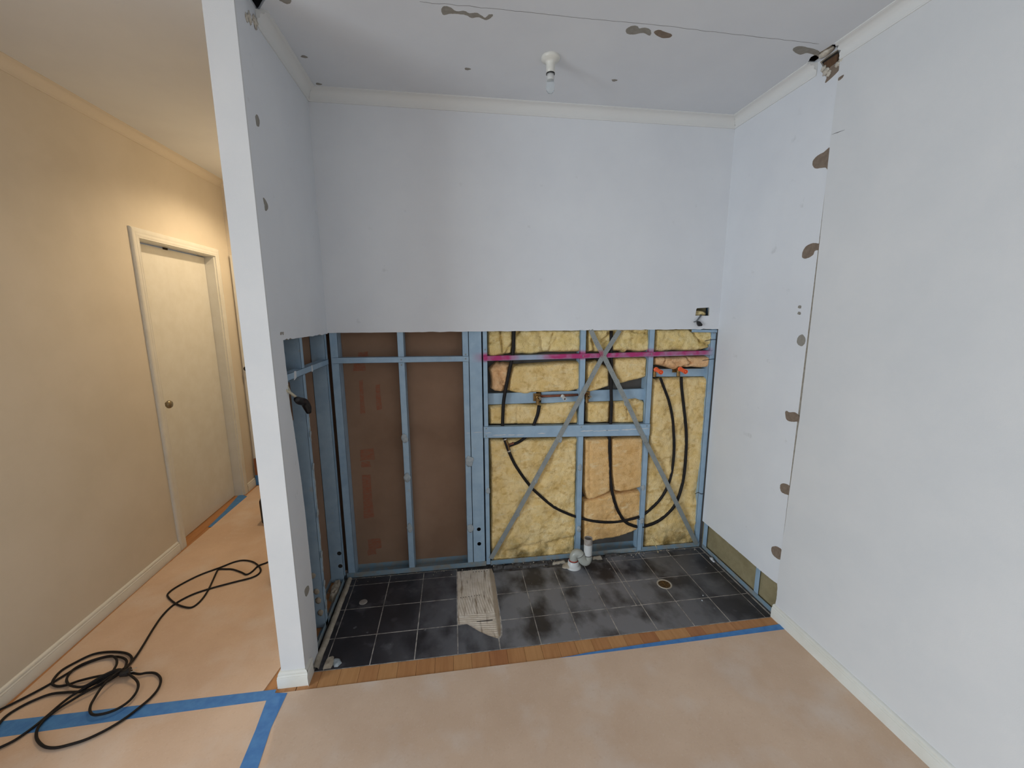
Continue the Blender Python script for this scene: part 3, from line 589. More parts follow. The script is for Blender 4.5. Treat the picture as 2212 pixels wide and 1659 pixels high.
# door_1 in hall wall
d1=root('door_1')
t=MB(); t.box(HX-.105,HX-.065,.549,1.331,.004,2.02); t.build('door_panel',M['gloss'],d1,bevel=.001)
t=MB(); t.box(HX-.12,HX+.003,.5285,.547,0,2.0465); t.box(HX-.12,HX+.003,1.333,1.3515,0,2.0465); t.box(HX-.12,HX+.003,.547,1.333,2.028,2.0465)
t.build('door_jamb',M['gloss'],d1,bevel=.001)
ap=[(0,0),(.013,0),(.014,.004),(.0125,.008),(.0145,.012),(.015,.024),(.0135,.028),(.015,.033),(.015,.05),(.0125,.056),(.008,.06),(0,.06)]
def archi(y0,y1,zt,parent,X,name='architrave'):
    w_=.062
    def prof_pt(u,yy,dirn,z): return (X+u[0],yy+dirn*u[1],z+u[1])
    for (yy,dirn) in ((y0,-1),(y1,1)):
        q=MB(); m_=len(ap); vs=[(X+u,yy+dirn*v,0) for u,v in ap]+[(X+u,yy+dirn*v,zt+v) for u,v in ap]
        q.add(vs,[(i,(i+1)%m_,m_+(i+1)%m_,m_+i) for i in range(m_)]+[tuple(range(m_)),tuple(range(m_,2*m_))]); q.build(name,M['gloss'],parent,angle=30)
    q=MB(); vs=[(X+u,y0-v,zt+v) for u,v in ap]+[(X+u,y1+v,zt+v) for u,v in ap]; m_=len(ap)
    q.add(vs,[(i,(i+1)%m_,m_+(i+1)%m_,m_+i) for i in range(m_)]+[tuple(range(m_)),tuple(range(m_,2*m_))]); q.build(name,M['gloss'],parent,angle=30)
archi(.534,1.346,2.034,d1,HX)
t=MB(); t.lathe([(.026,0),(.026,.004),(.011,.006),(.010,.03),(.018,.034),(.026,.043),(.027,.052),(.022,.06),(.008,.064),(0.0001,.065)],(HX-.065,.618,.985),(1,0,0)); t.build('door_knob',M['knob'],d1,smooth=True,label='round dull metal knob')
t=MB(); t.box(HX-.066,HX-.058,.86,.90,2.015,2.028); t.build('latch_catch',M['dark'],d1)
# door_2 in hall end wall
d2=root('door_2')
t=MB(); t.box(-1.135,-.32,YE-.004,YE+.0,.004,2.02); t.build('door_panel',M['gloss'],d2)
for (x0,x1) in ((-1.19,-1.137),(-.318,-.265)):
    t=MB(); t.box(x0,x1,YE-.016,YE,0,2.07); t.build('architrave',M['gloss'],d2,bevel=.003)
t=MB(); t.box(-1.137,-.318,YE-.016,YE,2.02,2.07); t.build('architrave',M['gloss'],d2,bevel=.003)
t=MB(); t.lathe([(.012,0),(.012,.01),(.02,.018),(.02,.03),(.0001,.036)],(-1.152,YE-.016,1.10),(0,-1,0),seg=16); t.build('door_stop_knob',M['black'],d2,smooth=True)

# ---------------- steel frames ----------------
def cstud(parent,u0,u1,z0,z1,web='R',mapf=None,name='stud',vf=.010,vb=.085,m=None,th=.0012,holes=None,web_front=False):
    """C section: u across the face, v into the wall"""
    q=MB()
    def bx(a,b_,c_,d_,e,f):
        if mapf=='L': q.box(-d_,-c_,a,b_,e,f)        # left wall: depth runs to -x, face along y
        elif mapf=='Rt': q.box(W+c_,W+d_,a,b_,e,f)
        else: q.box(a,b_,c_,d_,e,f)
    bx(u0,u1,vf,vf+th,z0,z1); bx(u0,u1,vb-th,vb,z0,z1)
    if web=='R': bx(u1-th,u1,vf,vb,z0,z1); bx(u0,u0+th,vf,vf+.007,z0,z1); bx(u0,u0+th,vb-.007,vb,z0,z1)
    else: bx(u0,u0+th,vf,vb,z0,z1); bx(u1-th,u1,vf,vf+.007,z0,z1); bx(u1-th,u1,vb-.007,vb,z0,z1)
    return q.build(name,m or M['steel'],parent,label=None) if False else q.build(name,m or M['steel'],parent)
frame=thing('steel_wall_frame','blue steel stud frame exposed in the back wall, pink paint along its right rail','wall frame',(1.15,.04,0))
ZT=2.62
s1=cstud(frame,.004,.0455,.004,ZT,'R')
s2=cstud(frame,.363,.398,.004,ZT,'R')
s3=cstud(frame,.7235,.7585,.004,ZT,'L')
s4=cstud(frame,.8405,.8665,.004,ZT,'L')
s5=cstud(frame,1.4225,1.4575,.004,ZT,'L')
s6=cstud(frame,1.8565,1.8915,.004,ZT,'L')
s7=cstud(frame,2.264,2.299,.004,ZT,'L')
# stud turned web-first, with two service holes
def circ(cx,cz,r,n=16): return [(cx+r*math.cos(2*math.pi*k/n),cz+r*math.sin(2*math.pi*k/n)) for k in range(n)]
t=MB(); t.slab([(.7605,.004),(.834,.004),(.834,ZT),(.7605,ZT)],1,.0105,.0118,holes=[circ(.7975,.25,.0125),circ(.798,.151,.0125)])
t.box(.7605,.7617,.0105,.05,.004,ZT); t.box(.8328,.834,.0105,.05,.004,ZT)
s3b=t.build('stud',M['steel'],frame,label='blue stud turned flat side out, two round holes')
t=MB(); t.box(.76,.835,.055,.06,.1,.3); t.build('hole_backing',M['dark'],frame)
# short cut off stud at the bottom under s6
t=MB(); t.box(1.846,1.878,.004,.0055,.012,.232); t.box(1.846,1.8475,.004,.05,.012,.232); t.box(1.8765,1.878,.004,.02,.012,.232); t.build('stud_stub',M['steel'],frame)
# bottom plates (U track)
def plate(parent,x0,x1,m):
    t=MB(); t.box(x0,x1,.008,.0092,-.004,.030); t.box(x0,x1,.008,.086,-.004,-.0025); t.box(x0,x1,.0845,.086,-.004,.034); return t.build('bottom_plate',m,parent)
plate(frame,-.005,.84,M['steel_dirty']); plate(frame,.868,1.44,M['steel_dirty']); plate(frame,1.46,2.30,M['steel_dirty'])
t=MB(); t.box(0,2.29,.01,.085,ZT,ZT+.03); t.build('top_plate',M['steel'],frame)
# rails
def rail(parent,x0,x1,za0,za1,zb0,zb1,y0=.0075,dep=.035,name='nogging',m=None,th=.0012):
    q=MB()
    vs=[(x0,y0,za0),(x0,y0,za1),(x1,y0,zb1),(x1,y0,zb0)]
    vs+=[(a,b+th,c) for a,b,c in vs]
    q.add(vs,[(0,1,2,3),(4,7,6,5),(0,4,5,1),(2,6,7,3),(1,5,6,2),(0,3,7,4)])
    for (a,b) in ((za1,zb1),(za0+th,zb0+th)):
        vs=[(x0,y0,a-th),(x1,y0,b-th),(x1,y0+dep,b-th),(x0,y0+dep,a-th),(x0,y0,a),(x1,y0,b),(x1,y0+dep,b),(x0,y0+dep,a)]
        q.add(vs,[(0,1,2,3),(4,7,6,5),(0,4,5,1),(1,5,6,2),(2,6,7,3),(3,7,4,0)])
    return q.build(name,m or M['steel'],parent)
rail(frame,.012,.7585,1.307,1.340,1.303,1.335)
rail(frame,.843,2.285,1.3035,1.3335,1.312,1.341)
wide=rail(frame,.8375,1.8905,.841,.912,.806,.884,y0=.004,dep=.03)
wide['label']='broad blue cross rail smeared with white plaster'
rail(frame,.868,1.163,1.035,1.105,1.035,1.105,y0=.046,dep=.02)
rail(frame,1.195,1.86,1.032,1.104,1.030,1.104,y0=.046,dep=.02)
rail(frame,1.893,2.30,1.178,1.228,1.170,1.222,y0=.046,dep=.02)
rail(frame,2.13,2.30,1.456,1.4745,1.452,1.470,y0=.005,dep=.02)
# braces
def strap(path,name='brace_strap',hw=.0145,y0=.001):
    P=[Vector((x,z)) for x,z in path]; L=[];R_=[]
    for i,q in enumerate(P):
        t_=(P[min(i+1,len(P)-1)]-P[max(i-1,0)]).normalized(); n=Vector((-t_.y,t_.x)); L.append(tuple(q+n*hw)); R_.append(tuple(q-n*hw))
    t=MB(); t.slab(L+R_[::-1],1,y0,y0+.0012); o=t.build(name,M['strap'],frame)
    h=MB()
    Ltot=sum((b-a).length for a,b in zip(P,P[1:])); acc=0
    for a,b in zip(P,P[1:]):
        l=(b-a).length; k=0
        while k<l:
            q=a+(b-a)*(k/l); n=Vector((-(b-a).y,(b-a).x)).normalized()
            for s_ in (-.5,.45):
                c_=q+n*hw*s_+(b-a).normalized()*(s_*.012); h.slab(circ(c_.x,c_.y,.0016,6),1,y0-.0004,y0+.0004)
            k+=.06 if q.y>.8 else .2
    h.build('nail_hole',M['dark'],o); return o
strap(D['strap1']); strap(D['strap2'],y0=-.0006)
# glue daubs and plaster smears
def daub(parent,x,z,s_=1,y=.006,seed=0,ax=1,m='glue'):
    t=MB(); t.blob((x,y,z) if ax==1 else (y,x,z),.018*s_,seed,(.95,.13,1.35) if ax==1 else (.13,.95,1.35),n=2,amp=.45,freq=2.2); t.build('glue_daub',M[m],parent,smooth=True)
own=[s2,s2,s2,s3,s3,s4,s5,s5,frame,frame,frame,s6,frame,frame,frame,frame,frame,frame]
for i,(x,z) in enumerate(D['daubs_back']):
    par=own[i]; daub(par,x,z,(1.1 if par in(s2,s3) else .8) if i!=3 else 1.3,y=.008 if par is not frame else .003,seed=i)
sm=D['smear']
def smear(parent,a,b,z,h=.004,y=.0035,seed=0):
    L=[];R_=[];n=max(3,int((b-a)/.012))
    for i in range(n+1):
        x=a+(b-a)*i/n; j=noise.noise(Vector((x*60,seed,0))); w=h*(.35+.6*abs(noise.noise(Vector((x*40,seed+3,0)))))*(1 if 0<i<n else .1)
        L.append((x,z+j*.003+w)); R_.append((x,z+j*.003-w))
    t=MB(); t.slab(L+R_[::-1],1,y,y-.0006); t.build('plaster_smear',M['smear'],parent)
smear(s3,.733,.7585,.8755,y=.0098); smear(s3b,.775,.833,.877,y=.0103); smear(s4,.841,.866,.873,y=.0038)
for i,(a,b,z) in enumerate(((.843,.885,.873),(.889,.975,.856),(.98,1.03,.853),(1.03,1.085,.851),(1.164,1.216,.854),(1.434,1.52,.8565),(1.515,1.615,.853),(1.60,1.69,.853),(1.70,1.81,.853),(1.80,1.885,.8545))): smear(wide,a,b,z,seed=i+2,h=.005 if i not in(3,4,8) else .006)
# screws
def screw(parent,x,z,y):
    t=MB(); t.lathe([(.0001,.0016),(.0035,.0012),(.0042,0)],(x,y,z),(0,-1,0),seg=8); t.build('screw',M['strap'],parent)
for x,z in ((.381,1.322),(.381,1.292),(.741,1.32),(.741,1.345),(.853,.90),(.853,.853),(1.44,1.322),(1.44,.882),(1.874,1.327),(1.87,.87),(.853,1.37),(2.28,1.45)): screw(frame,x,z,.004)
# left wall frame
lf=thing('steel_wall_frame','dark blue steel studs of the side wall, right of the white pillar','wall frame',(-.045,-.2,0))
cstud(lf,-.391,-.356,.004,ZT,'L',mapf='L')
lc=cstud(lf,-.031,.004,.004,ZT,'L',mapf='L')
cstud(lf,-.69,-.66,.004,ZT,'L',mapf='L')
t=MB()
for z in (.190,.108): t.lathe([(.0001,0),(.0125,0)],(-.026,-.0316,z),(0,-1,0),seg=14)
t.build('stud_hole',M['dark'],lc)
t=MB(); t.box(-.0112,-.010,-.66,-.002,-.004,.030); t.box(-.085,-.010,-.66,-.002,-.004,-.0025); t.box(-.086,-.0848,-.66,-.002,-.004,.034); t.build('bottom_plate',M['steel_dirty'],lf)
t=MB(); t.box(-.0085,-.0073,-.655,-.0,1.305,1.334); t.box(-.045,-.0073,-.655,0,1.3328,1.334); t.box(-.045,-.0073,-.655,0,1.305,1.3062); t.build('nogging',M['steel'],lf)
for i,(y,z,s_) in enumerate(((-.372,.86,.7),(-.372,.62,.8),(-.373,.40,.8),(-.37,1.02,.6),(-.375,.12,.9),(-.37,.24,.7))): daub(lf,y,z,s_,y=-.006,seed=60+i,ax=0)
for (z0_,z1_,sd_) in ((.98,1.10,1),(.62,.86,2),(.30,.56,3),(.06,.24,4)):
    L=[];Q=[];n=26
    for i in range(n+1):
        z=z0_+(z1_-z0_)*i/n; w_=.010*(.3+abs(noise.noise(Vector((z*33,sd_,0)))))*(1 if 0<i<n else .1); c_=-.366+.006*noise.noise(Vector((z*15,sd_,4)))
        L.append((c_-w_,z)); Q.append((c_+w_*.7,z))
    t=MB(); t.slab(L+Q[::-1],0,-.0098,-.0065); t.build('glue_streak',M['glue'],lf)
t=MB(); t.slab([(-.50,1.298),(-.472,1.305),(-.468,1.334),(-.49,1.336)],0,-.0085,-.0065); t.build('plaster_smear',M['smear'],lf)
t=MB(); t.slab([(-.275,1.302),(-.255,1.302),(-.262,1.335),(-.272,1.335)],0,-.0085,-.0068); t.build('plaster_smear',M['smear'],lf)
for i,(y,z,x) in enumerate(((-.47,.21,-.04),(-.475,.16,-.035),(-.48,.09,-.03),(-.44,.30,-.05))):
    t=MB(); t.blob((x,-.393,z),.014,70+i,(1,.3,1.2),n=1); t.build('glue_daub',M['mortar'],lf,smooth=True)
# right wall frame
rf=thing('steel_wall_frame','low blue stud and plate showing where the right wall plaster is cut','wall frame',(W+.02,-.3,0))
t=MB(); t.box(W+.013,W+.0145,-.518,-.487,0,.6); t.build('stud',M['steel'],rf)
t=MB(); t.box(W+.0115,W+.013,-.045,-.006,0,.6); t.build('stud',M['steel'],rf)
t=MB(); t.box(W+.0105,W+.012,-.648,-.004,-.004,.024); t.build('bottom_plate',M['steel_dirty'],rf)

# ---------------- insulation ----------------
def batt(name,key,m,label,group='insulation batts between the studs',yf=.025,yb=.084,amp=.006,creases=(),seed=0,jitter=.0035,edge=.02,step=.007):
    P=rough_loop(D[key],jitter,4,seed+1)
    pts,dd,fs=fillgrid(P,step); vs=[]
    for (x,z),d_ in zip(pts,dd):
        t_=min(1,d_/edge); k=math.sqrt(max(0,1-(1-t_)**2))
        yy=yb+(yf-yb)*k
        q=Vector((x,0,z))
        yy-=k*(amp*noise.fractal(q*9+Vector((seed*3.3,0,0)),.9,2.1,4)*1.25+amp*.5*noise.noise(q*50)+amp*.7*(.5-abs(noise.noise(q*22+Vector((seed,4,0))))))
        for (a,b,w,dp) in creases:
            ab=(b[0]-a[0],b[1]-a[1]); L2=ab[0]**2+ab[1]**2; s_=max(0,min(1,((x-a[0])*ab[0]+(z-a[1])*ab[1])/L2))
            wx=.006*noise.noise(q*30)
            dc=math.hypot(x-a[0]-ab[0]*s_+wx,z-a[1]-ab[1]*s_+wx); yy+=k*dp*math.exp(-(dc/w)**2)
        vs.append((x,min(yy,yb),z))
    n=len(vs); vs+=[(x,yb+.0005,z) for x,_,z in [vs[0],vs[-1]]]
    q=MB(); q.add(vs,fs); o=q.build(name,m,smooth=True,label=label,category='insulation'); 
    if group: o['group']=group
    return o
N_='insulation_batt'
batt(N_,'batt_top_a',M['insul_top'],'crumpled pale yellow insulation batt in the top left corner beside a black pipe',seed=1,amp=.010,creases=[((.95,1.48),(.957,1.36),.006,.03),((.88,1.40),(.96,1.44),.008,.015),((.97,1.34),(1.01,1.40),.006,.018)])
batt(N_,'batt_top_b',M['insul_top'],'wide wrinkled pale yellow insulation batt above the pink rail',seed=2,amp=.009,creases=[((1.18,1.46),(1.20,1.35),.009,.016),((1.24,1.36),(1.28,1.43),.009,.014),((1.05,1.46),(1.08,1.49),.008,.02),((1.26,1.46),(1.24,1.40),.006,.014)])
batt(N_,'batt_top_c',M['insul_top'],'folded yellow insulation batt behind the crossing of the two metal straps',seed=3,amp=.010,creases=[((1.60,1.455),(1.67,1.455),.006,.035),((1.56,1.41),(1.60,1.44),.006,.02),((1.75,1.465),(1.85,1.45),.005,.02),((1.50,1.42),(1.52,1.35),.008,.02)])
batt(N_,'batt_top_d',M['insul_top'],'shredded yellow insulation batt in the top right corner under the grey cut cable',seed=4,amp=.011,creases=[((2.14,1.47),(2.20,1.40),.008,.02),((2.20,1.40),(2.29,1.36),.006,.02)])
batt(N_,'batt_mid_a',M['insul_pk'],'loose crumpled chunk of pinkish insulation left of the black pipe',seed=5,amp=.014,yf=.022,edge=.03,creases=[((.93,1.24),(.96,1.17),.006,.015),((.94,1.17),(.98,1.13),.005,.012)])
batt(N_,'batt_mid_b',M['insul'],'long flat yellow insulation batt above the copper pipe',seed=6,amp=.005)
batt(N_,'batt_mid_c',M['insul'],'small yellow insulation piece behind the diagonal strap below the pink rail',seed=7,amp=.005)
batt(N_,'batt_mid_d',M['insul'],'yellow insulation piece with slanted lower edge left of the orange capped outlets',seed=8,amp=.005)
batt(N_,'batt_mid_e',M['insul_pk'],'torn pinkish insulation piece right above the orange capped outlets',seed=9,amp=.009,yf=.018,creases=[((1.98,1.30),(1.97,1.25),.005,.02),((1.98,1.28),(2.08,1.26),.004,.015),((2.12,1.30),(2.15,1.26),.005,.02),((2.10,1.24),(2.16,1.26),.005,.02)])
batt(N_,'batt_low_a',M['insul'],'yellow insulation strip between copper pipe and broad cross rail, two black pipes over it',seed=10,amp=.005,creases=[((1.045,1.03),(1.04,.90),.004,.012)])
batt(N_,'batt_low_b',M['insul'],'small square yellow insulation piece right of the middle stud, above the broad rail',seed=11,amp=.006,creases=[((1.51,.96),(1.54,.98),.004,.01)])
batt(N_,'batt_low_c',M['insul'],'small yellow insulation piece above the broad rail, diagonal strap across it',seed=12,amp=.006,creases=[((1.74,1.03),(1.75,.92),.004,.01)])
batt(N_,'batt_col_r',M['insul'],'tall yellow insulation batt beside the right wall with two curved black pipes',seed=13,amp=.008,step=.009,creases=[((2.13,1.16),(2.16,1.0),.004,.010),((2.16,1.0),(2.12,.8),.004,.008),((2.29,.5),(2.27,.35),.03,.02)])
batt(N_,'batt_big_l',M['insul'],'largest yellow insulation batt, lower left bay, crossed by a diagonal metal strap',seed=14,amp=.009,step=.009,creases=[((.98,.07),(1.2,.11),.012,.014),((1.2,.09),(1.42,.13),.016,.016),((.90,.62),(.98,.62),.02,.008)])
batt(N_,'batt_bot_a',M['insul_or'],'orange insulation block below the broad rail, left of the middle black pipe',seed=15,amp=.004,yf=.020,edge=.016,jitter=.002,creases=[((1.505,.78),(1.515,.42),.008,.006)])
batt(N_,'batt_bot_b',M['insul_or'],'orange insulation block below the broad rail, right of the middle black pipe',seed=16,amp=.004,yf=.020,edge=.014,jitter=.002)
batt(N_,'batt_bot_c',M['insul_or'],'orange insulation block at the bottom above the white drain trap',seed=17,amp=.006,yf=.022,edge=.016,creases=[((1.68,.42),(1.70,.27),.004,.012),((1.48,.235),(1.86,.24),.01,.006)])
tf=MB(); pth=[(1.952,.012,.085),(1.965,-.006,.06),(1.974,-.016,.035),(1.981,-.02,.010),(1.985,-.024,.001)]
tf.tube(catmull(pth,4),[.004+.0035*math.sin(k*.35+1) for k in range(17)],7,flat=.4)
tf.build('insulation_tuft',M['insul_top'],smooth=True,label='thin yellow strand of insulation hanging onto the black tiles',category='insulation')

# ---------------- pipes ----------------
def pipe(name,key,r0,r1,label,y=.019,dips=(),ymod=None,parent=None,n=4):
    P=[(x,y,z) for x,z in D[key]]
    if ymod: P=[(a,ymod(a,c_,b),c_) for a,b,c_ in P]
    C_=catmull(P,n); k=len(C_)
    rs=[r0+(r1-r0)*min(1,i/k*2) for i in range(k)]
    t=MB(); t.tube(C_,rs,10); o=t.build(name,M['poly'],parent,smooth=True)
    if label: o['label']=label; o['category']='pipe'
    return o
pipe('water_pipe','pipe1',.0110,.0088,'black plastic water pipe in a wide loop from top left to the left orange cap',ymod=lambda x,z,y: y if not(1.93<x and z>1.13) else .012)
pipe('water_pipe','pipe2',.0092,.0104,'black plastic water pipe from the right orange cap down and up the middle bay',ymod=lambda x,z,y: (.012 if (x>2.05 and z>1.13) else (.028 if (x<1.66 and .42<z<.84) else y)))
w3=pipe('water_pipe','pipe3',.0114,.0092,'short curved black pipe below the left brass elbow')
pipe('water_pipe','pipe4',.0075,.0075,'short straight black pipe under the right brass elbow',y=.04)
tt=thing('pipe_tee','brass tee fitting joining two black pipes below the broad rail','fitting',(.98,.02,.79))
(ax_,az),(bx_,bz),(cx_,cz),(dx_,dz)=D['tee']
t=MB(); t.tube([(ax_,.02,az),(bx_,.02,bz),(cx_,.02,cz)],.0105,12); t.build('tee_body',M['brass'],tt,smooth=False)
t=MB(); t.tube([(bx_,.02,bz),(dx_,.02,dz)],.0088,12); t.build('tee_branch',M['copper'],tt)
for q in ((ax_,az),(cx_,cz)):
    t=MB(); t.lathe([(.0122,-.004),(.0128,-.003),(.0128,.003),(.0122,.004)],(q[0],.02,q[1]),(bx_-ax_,0,bz-az),seg=12); t.build('crimp_ring',M['chrome'],tt)
# orange capped outlets
for i,(x,z) in enumerate(((1.908,1.232),(2.068,1.231))):
    o=thing('water_outlet','orange capped water outlet, %s of the pair, on black pipe'%('left one' if i==0 else 'right one, nearer the right wall,'),'water outlet',(x,.03,z),'capped water outlets')
    d_=(.006,-1,-.14)
    t=MB(); t.box(x-.028,x+.004,.040,.045,z-.028,z+.012); t.tube([(x-.004,.04,z),(x,.012,z-.002)],.013,14); t.tube([(x,.022,z-.002),(x,.018,z-.05)],.011,14); t.build('brass_elbow',M['brass'],o)
    t=MB(); t.lathe([(.0001,0),(.0145,0),(.015,.008),(.0125,.010),(.0125,.034),(.0125,.046),(.0108,.050),(.0108,.056),(.0142,.058),(.0142,.068),(.0112,.068),(.0112,.056),(.0001,.056)],(x,.006,z-.001),d_,seg=18); t.build('orange_cap',M['orange'],o,angle=40)
    t=MB(); t.lathe([(.0001,0),(.0070,0),(.0070,.012),(.0001,.013)],Vector((x,.006,z-.001))+Vector(d_).normalized()*.054,d_,seg=12); t.build('cap_plug',M['orange'],o)
# brass and copper tap assembly
mx=thing('tap_manifold','brass elbows joined by a copper pipe with a small white stub on the cross rail','plumbing',(1.32,.04,1.07))
for i,x in enumerate((1.168,1.478)):
    t=MB(); t.slab([(x-.024,1.05),(x+.022,1.05),(x+.022,1.097),(x-.024,1.097)],1,.034,.040,holes=[circ(x-.017,1.088,.003,8)]); bp_=t.build('backplate',M['brass'],mx,bevel=.001)
    t=MB(); t.lathe([(.0155,0),(.0155,.014),(.012,.016),(.012,.028),(.0075,.028),(.0075,.01)],(x+.006,.036,1.073),(0,-1,0),seg=8); t.tube([(x,.026,1.07),(x,.022,1.03)],[.011,.0105],12); t.build('elbow_body',M['brass'],mx)
    t=MB(); t.lathe([(.0062,0),(.0062,.030),(.0035,.030),(.0035,.022)],(x+.008,.014,1.078),(.1,-1,-.1),seg=12); t.build('threaded_nipple',M['chrome'],mx)
t=MB(); t.tube([(1.172,.03,1.0795),(1.475,.03,1.081)],.0078,12); t.build('copper_pipe',M['copper'],mx,smooth=True)
t=MB(); t.tube([(1.318,.024,1.0805),(1.325,.016,1.075)],.011,12); t.lathe([(.0105,0),(.0105,.034),(.0068,.034),(.0068,.005)],(1.325,.018,1.074),(.08,-1,-.22),seg=14); st=t.build('spout_stub',M['pvcw'],mx,angle=40)
t=MB(); t.lathe([(.0001,0),(.0066,0)],Vector((1.325,.018,1.074))+Vector((.08,-1,-.22)).normalized()*.020,(.08,-1,-.22),seg=14); t.build('bore',M['dark'],st)
# cable ties on right stud
for i,((x0,z0),(x1,z1)) in enumerate((((2.215,1.402),(2.302,1.409)),((2.211,1.279),(2.300,1.286)),((2.229,.391),(2.299,.3825)))):
    t=MB(); t.tube(catmull([(x0,-.004,z0),(x0+.03,.003,z0+.004),(x1-.02,.006,z1),(x1,.007,z1)],4),.0018,6); t.build('cable_tie',M['black'],label=('black cable tie on the right stud above the pink rail','black cable tie on the right stud just below the pink rail','dark cable tie near the bottom of the right stud')[i],category='cable tie',group='cable ties on the right stud')

# ---------------- drain trap ----------------
tr=thing('drain_trap','grey and white plastic drain trap rising from the tiles below the middle stud','drain',(1.38,-.09,0))
yl=-.085
t=MB(); t.lathe([(.0001,.003),(.048,.002),(.046,.010),(.040,.014),(.0365,.016),(.034,.040),(.030,.044)],(1.383,yl,-.002),seg=28); t.build('floor_flange',M['pvcw'],tr,angle=40)
t=MB(); t.blob((1.366,yl+.004,.006),.05,3,(1,.75,.18),n=2); t.build('sealant_bead',M['mortar'],tr,smooth=True)
t=MB(); t.lathe([(.0268,.0),(.0285,.001),(.0285,.005),(.0268,.006)],(1.383,yl,.043),seg=28); t.build('seal_ring',M['red'],tr,smooth=True)
p1=catmull([(1.383,yl,.040),(1.383,yl,.062),(1.386,yl-.001,.080),(1.398,yl-.003,.093),(1.414,yl-.007,.092),(1.426,yl-.012,.078)],5)
t=MB(); t.tube(p1,.0255,20); t.build('upper_bend',M['pvc'],tr,smooth=True)
p2=catmull([(1.418,yl-.011,.086),(1.428,yl-.014,.068),(1.438,yl-.017,.050),(1.452,yl-.018,.040),(1.466,yl-.014,.044),(1.472,yl-.010,.060),(1.4725,yl-.008,.078)],5)
t=MB(); t.tube(p2,.0272,20); t.build('lower_bend',M['pvc'],tr,smooth=True)
t=MB(); t.lathe([(.0265,0),(.0285,.001),(.0285,.004),(.0265,.005)],(1.4725,yl-.008,.076),seg=28); t.lathe([(.0272,0),(.0284,.001),(.0284,.0035),(.0272,.004)],(1.419,yl-.011,.084),(.45,-.12,-.85),seg=28); t.build('joint_ring',M['foil'],tr,smooth=True)
t=MB(); t.lathe([(.0258,0),(.0258,.074),(.0225,.074),(.0225,.0)],(1.4725,yl-.008,.078),seg=28); t.build('standpipe',M['pvcw'],tr,angle=40)
t=MB(); t.lathe([(.0258,0),(.0262,.036),(.0262,.040),(.0222,.040),(.0222,-.04)],(1.4725,yl-.008,.152),seg=28); t.build('pipe_socket',M['pvcd'],tr,angle=40)

# ---------------- floor waste ----------------
fw=thing('floor_waste','round brass floor drain set in the black tiles','drain',(1.863,-.330,0))
t=MB(); t.lathe([(.043,0),(.043,.0022),(.040,.003),(.036,.0026),(.034,.001),(.034,-.002)],(1.863,-.330,.0004),seg=36); t.build('rim',M['mortar'],fw,smooth=True)
t=MB(); t.lathe([(.0001,.0008),(.034,.0008)],(1.863,-.330,0),seg=36); t.build('drain_pit',M['dark'],fw)
t=MB()
for k in range(-3,4):
    L_=math.sqrt(.033**2-(k*.009)**2); t.box(1.863-L_,1.863+L_,-.330+k*.009-.0016,-.330+k*.009+.0016,.0008,.0022)
t.box(1.861,1.865,-.362,-.298,.0008,.0022); t.build('grate',M['brass'],fw)

# ---------------- ceiling lamp ----------------
lx,ly=1.124,-.412
lp=thing('batten_lamp','white batten lamp holder with bare bulb on the alcove ceiling','lamp',(lx,ly,H))
t=MB(); t.lathe([(.0001,0),(.040,0),(.041,-.006),(.037,-.012),(.024,-.018),(.0195,-.024),(.0185,-.045),(.0175,-.062),(.015,-.064),(.0001,-.064)],(lx,ly,H),seg=32); t.build('lamp_base',M['gloss'],lp,angle=50)
t=MB(); t.lathe([(.0182,0),(.0190,-.001),(.0190,-.004),(.0182,-.005)],(lx,ly,H-.062),seg=28); t.build('skirt_ring',M['black'],lp,smooth=True)
t=MB(); t.lathe([(.0001,0),(.0155,0),(.016,-.018),(.014,-.028),(.0001,-.028)],(lx,ly,H-.064),seg=24); t.build('bulb_cap',M['pvcw'],lp,smooth=True)
t=MB(); t.lathe([(.014,0),(.017,-.012),(.019,-.028),(.017,-.042),(.010,-.051),(.0001,-.054)],(lx,ly,H-.088),seg=24); t.build('glass_bulb',M['glass'],lp,smooth=True)

# ---------------- cables ----------------
ck=thing('cut_cable','grey cable with black taped end poking out of the wall box hole','cable',(2.17,0,1.53))
t=MB(); t.tube(catmull([(2.19,.03,1.562),(2.180,-.002,1.560),(2.160,-.012,1.543),(2.148,-.014,1.528),(2.142,-.010,1.521)],5),.0052,10,flat=.6); t.build('cable_sheath',M['grey_cable'],ck,smooth=True)
t=MB(); t.slab([(2.148,1.526),(2.166,1.522),(2.183,1.504),(2.179,1.494),(2.160,1.493),(2.152,1.505)],1,-.022,-.004); t.build('taped_end',M['tapeblack'],ck,bevel=.003)
t=MB(); t.tube([(2.127,-.013,1.5195),(2.150,-.013,1.5245)],.0028,8); t.build('earth_core',M['grey_cable'],ck)
# wall box inside hole
wb=thing('wall_box','torn opening for a power point above the right end of the frame','wall box',(2.19,.04,1.58))
t=MB(); t.box(2.135,2.245,.055,.06,1.54,1.62); t.build('box_back',M['olive'],wb)
t=MB(); t.blob((2.19,.032,1.568),.03,8,(1.3,.5,.6),n=2); t.build('insulation_scrap',M['insul_top'],wb,smooth=True)
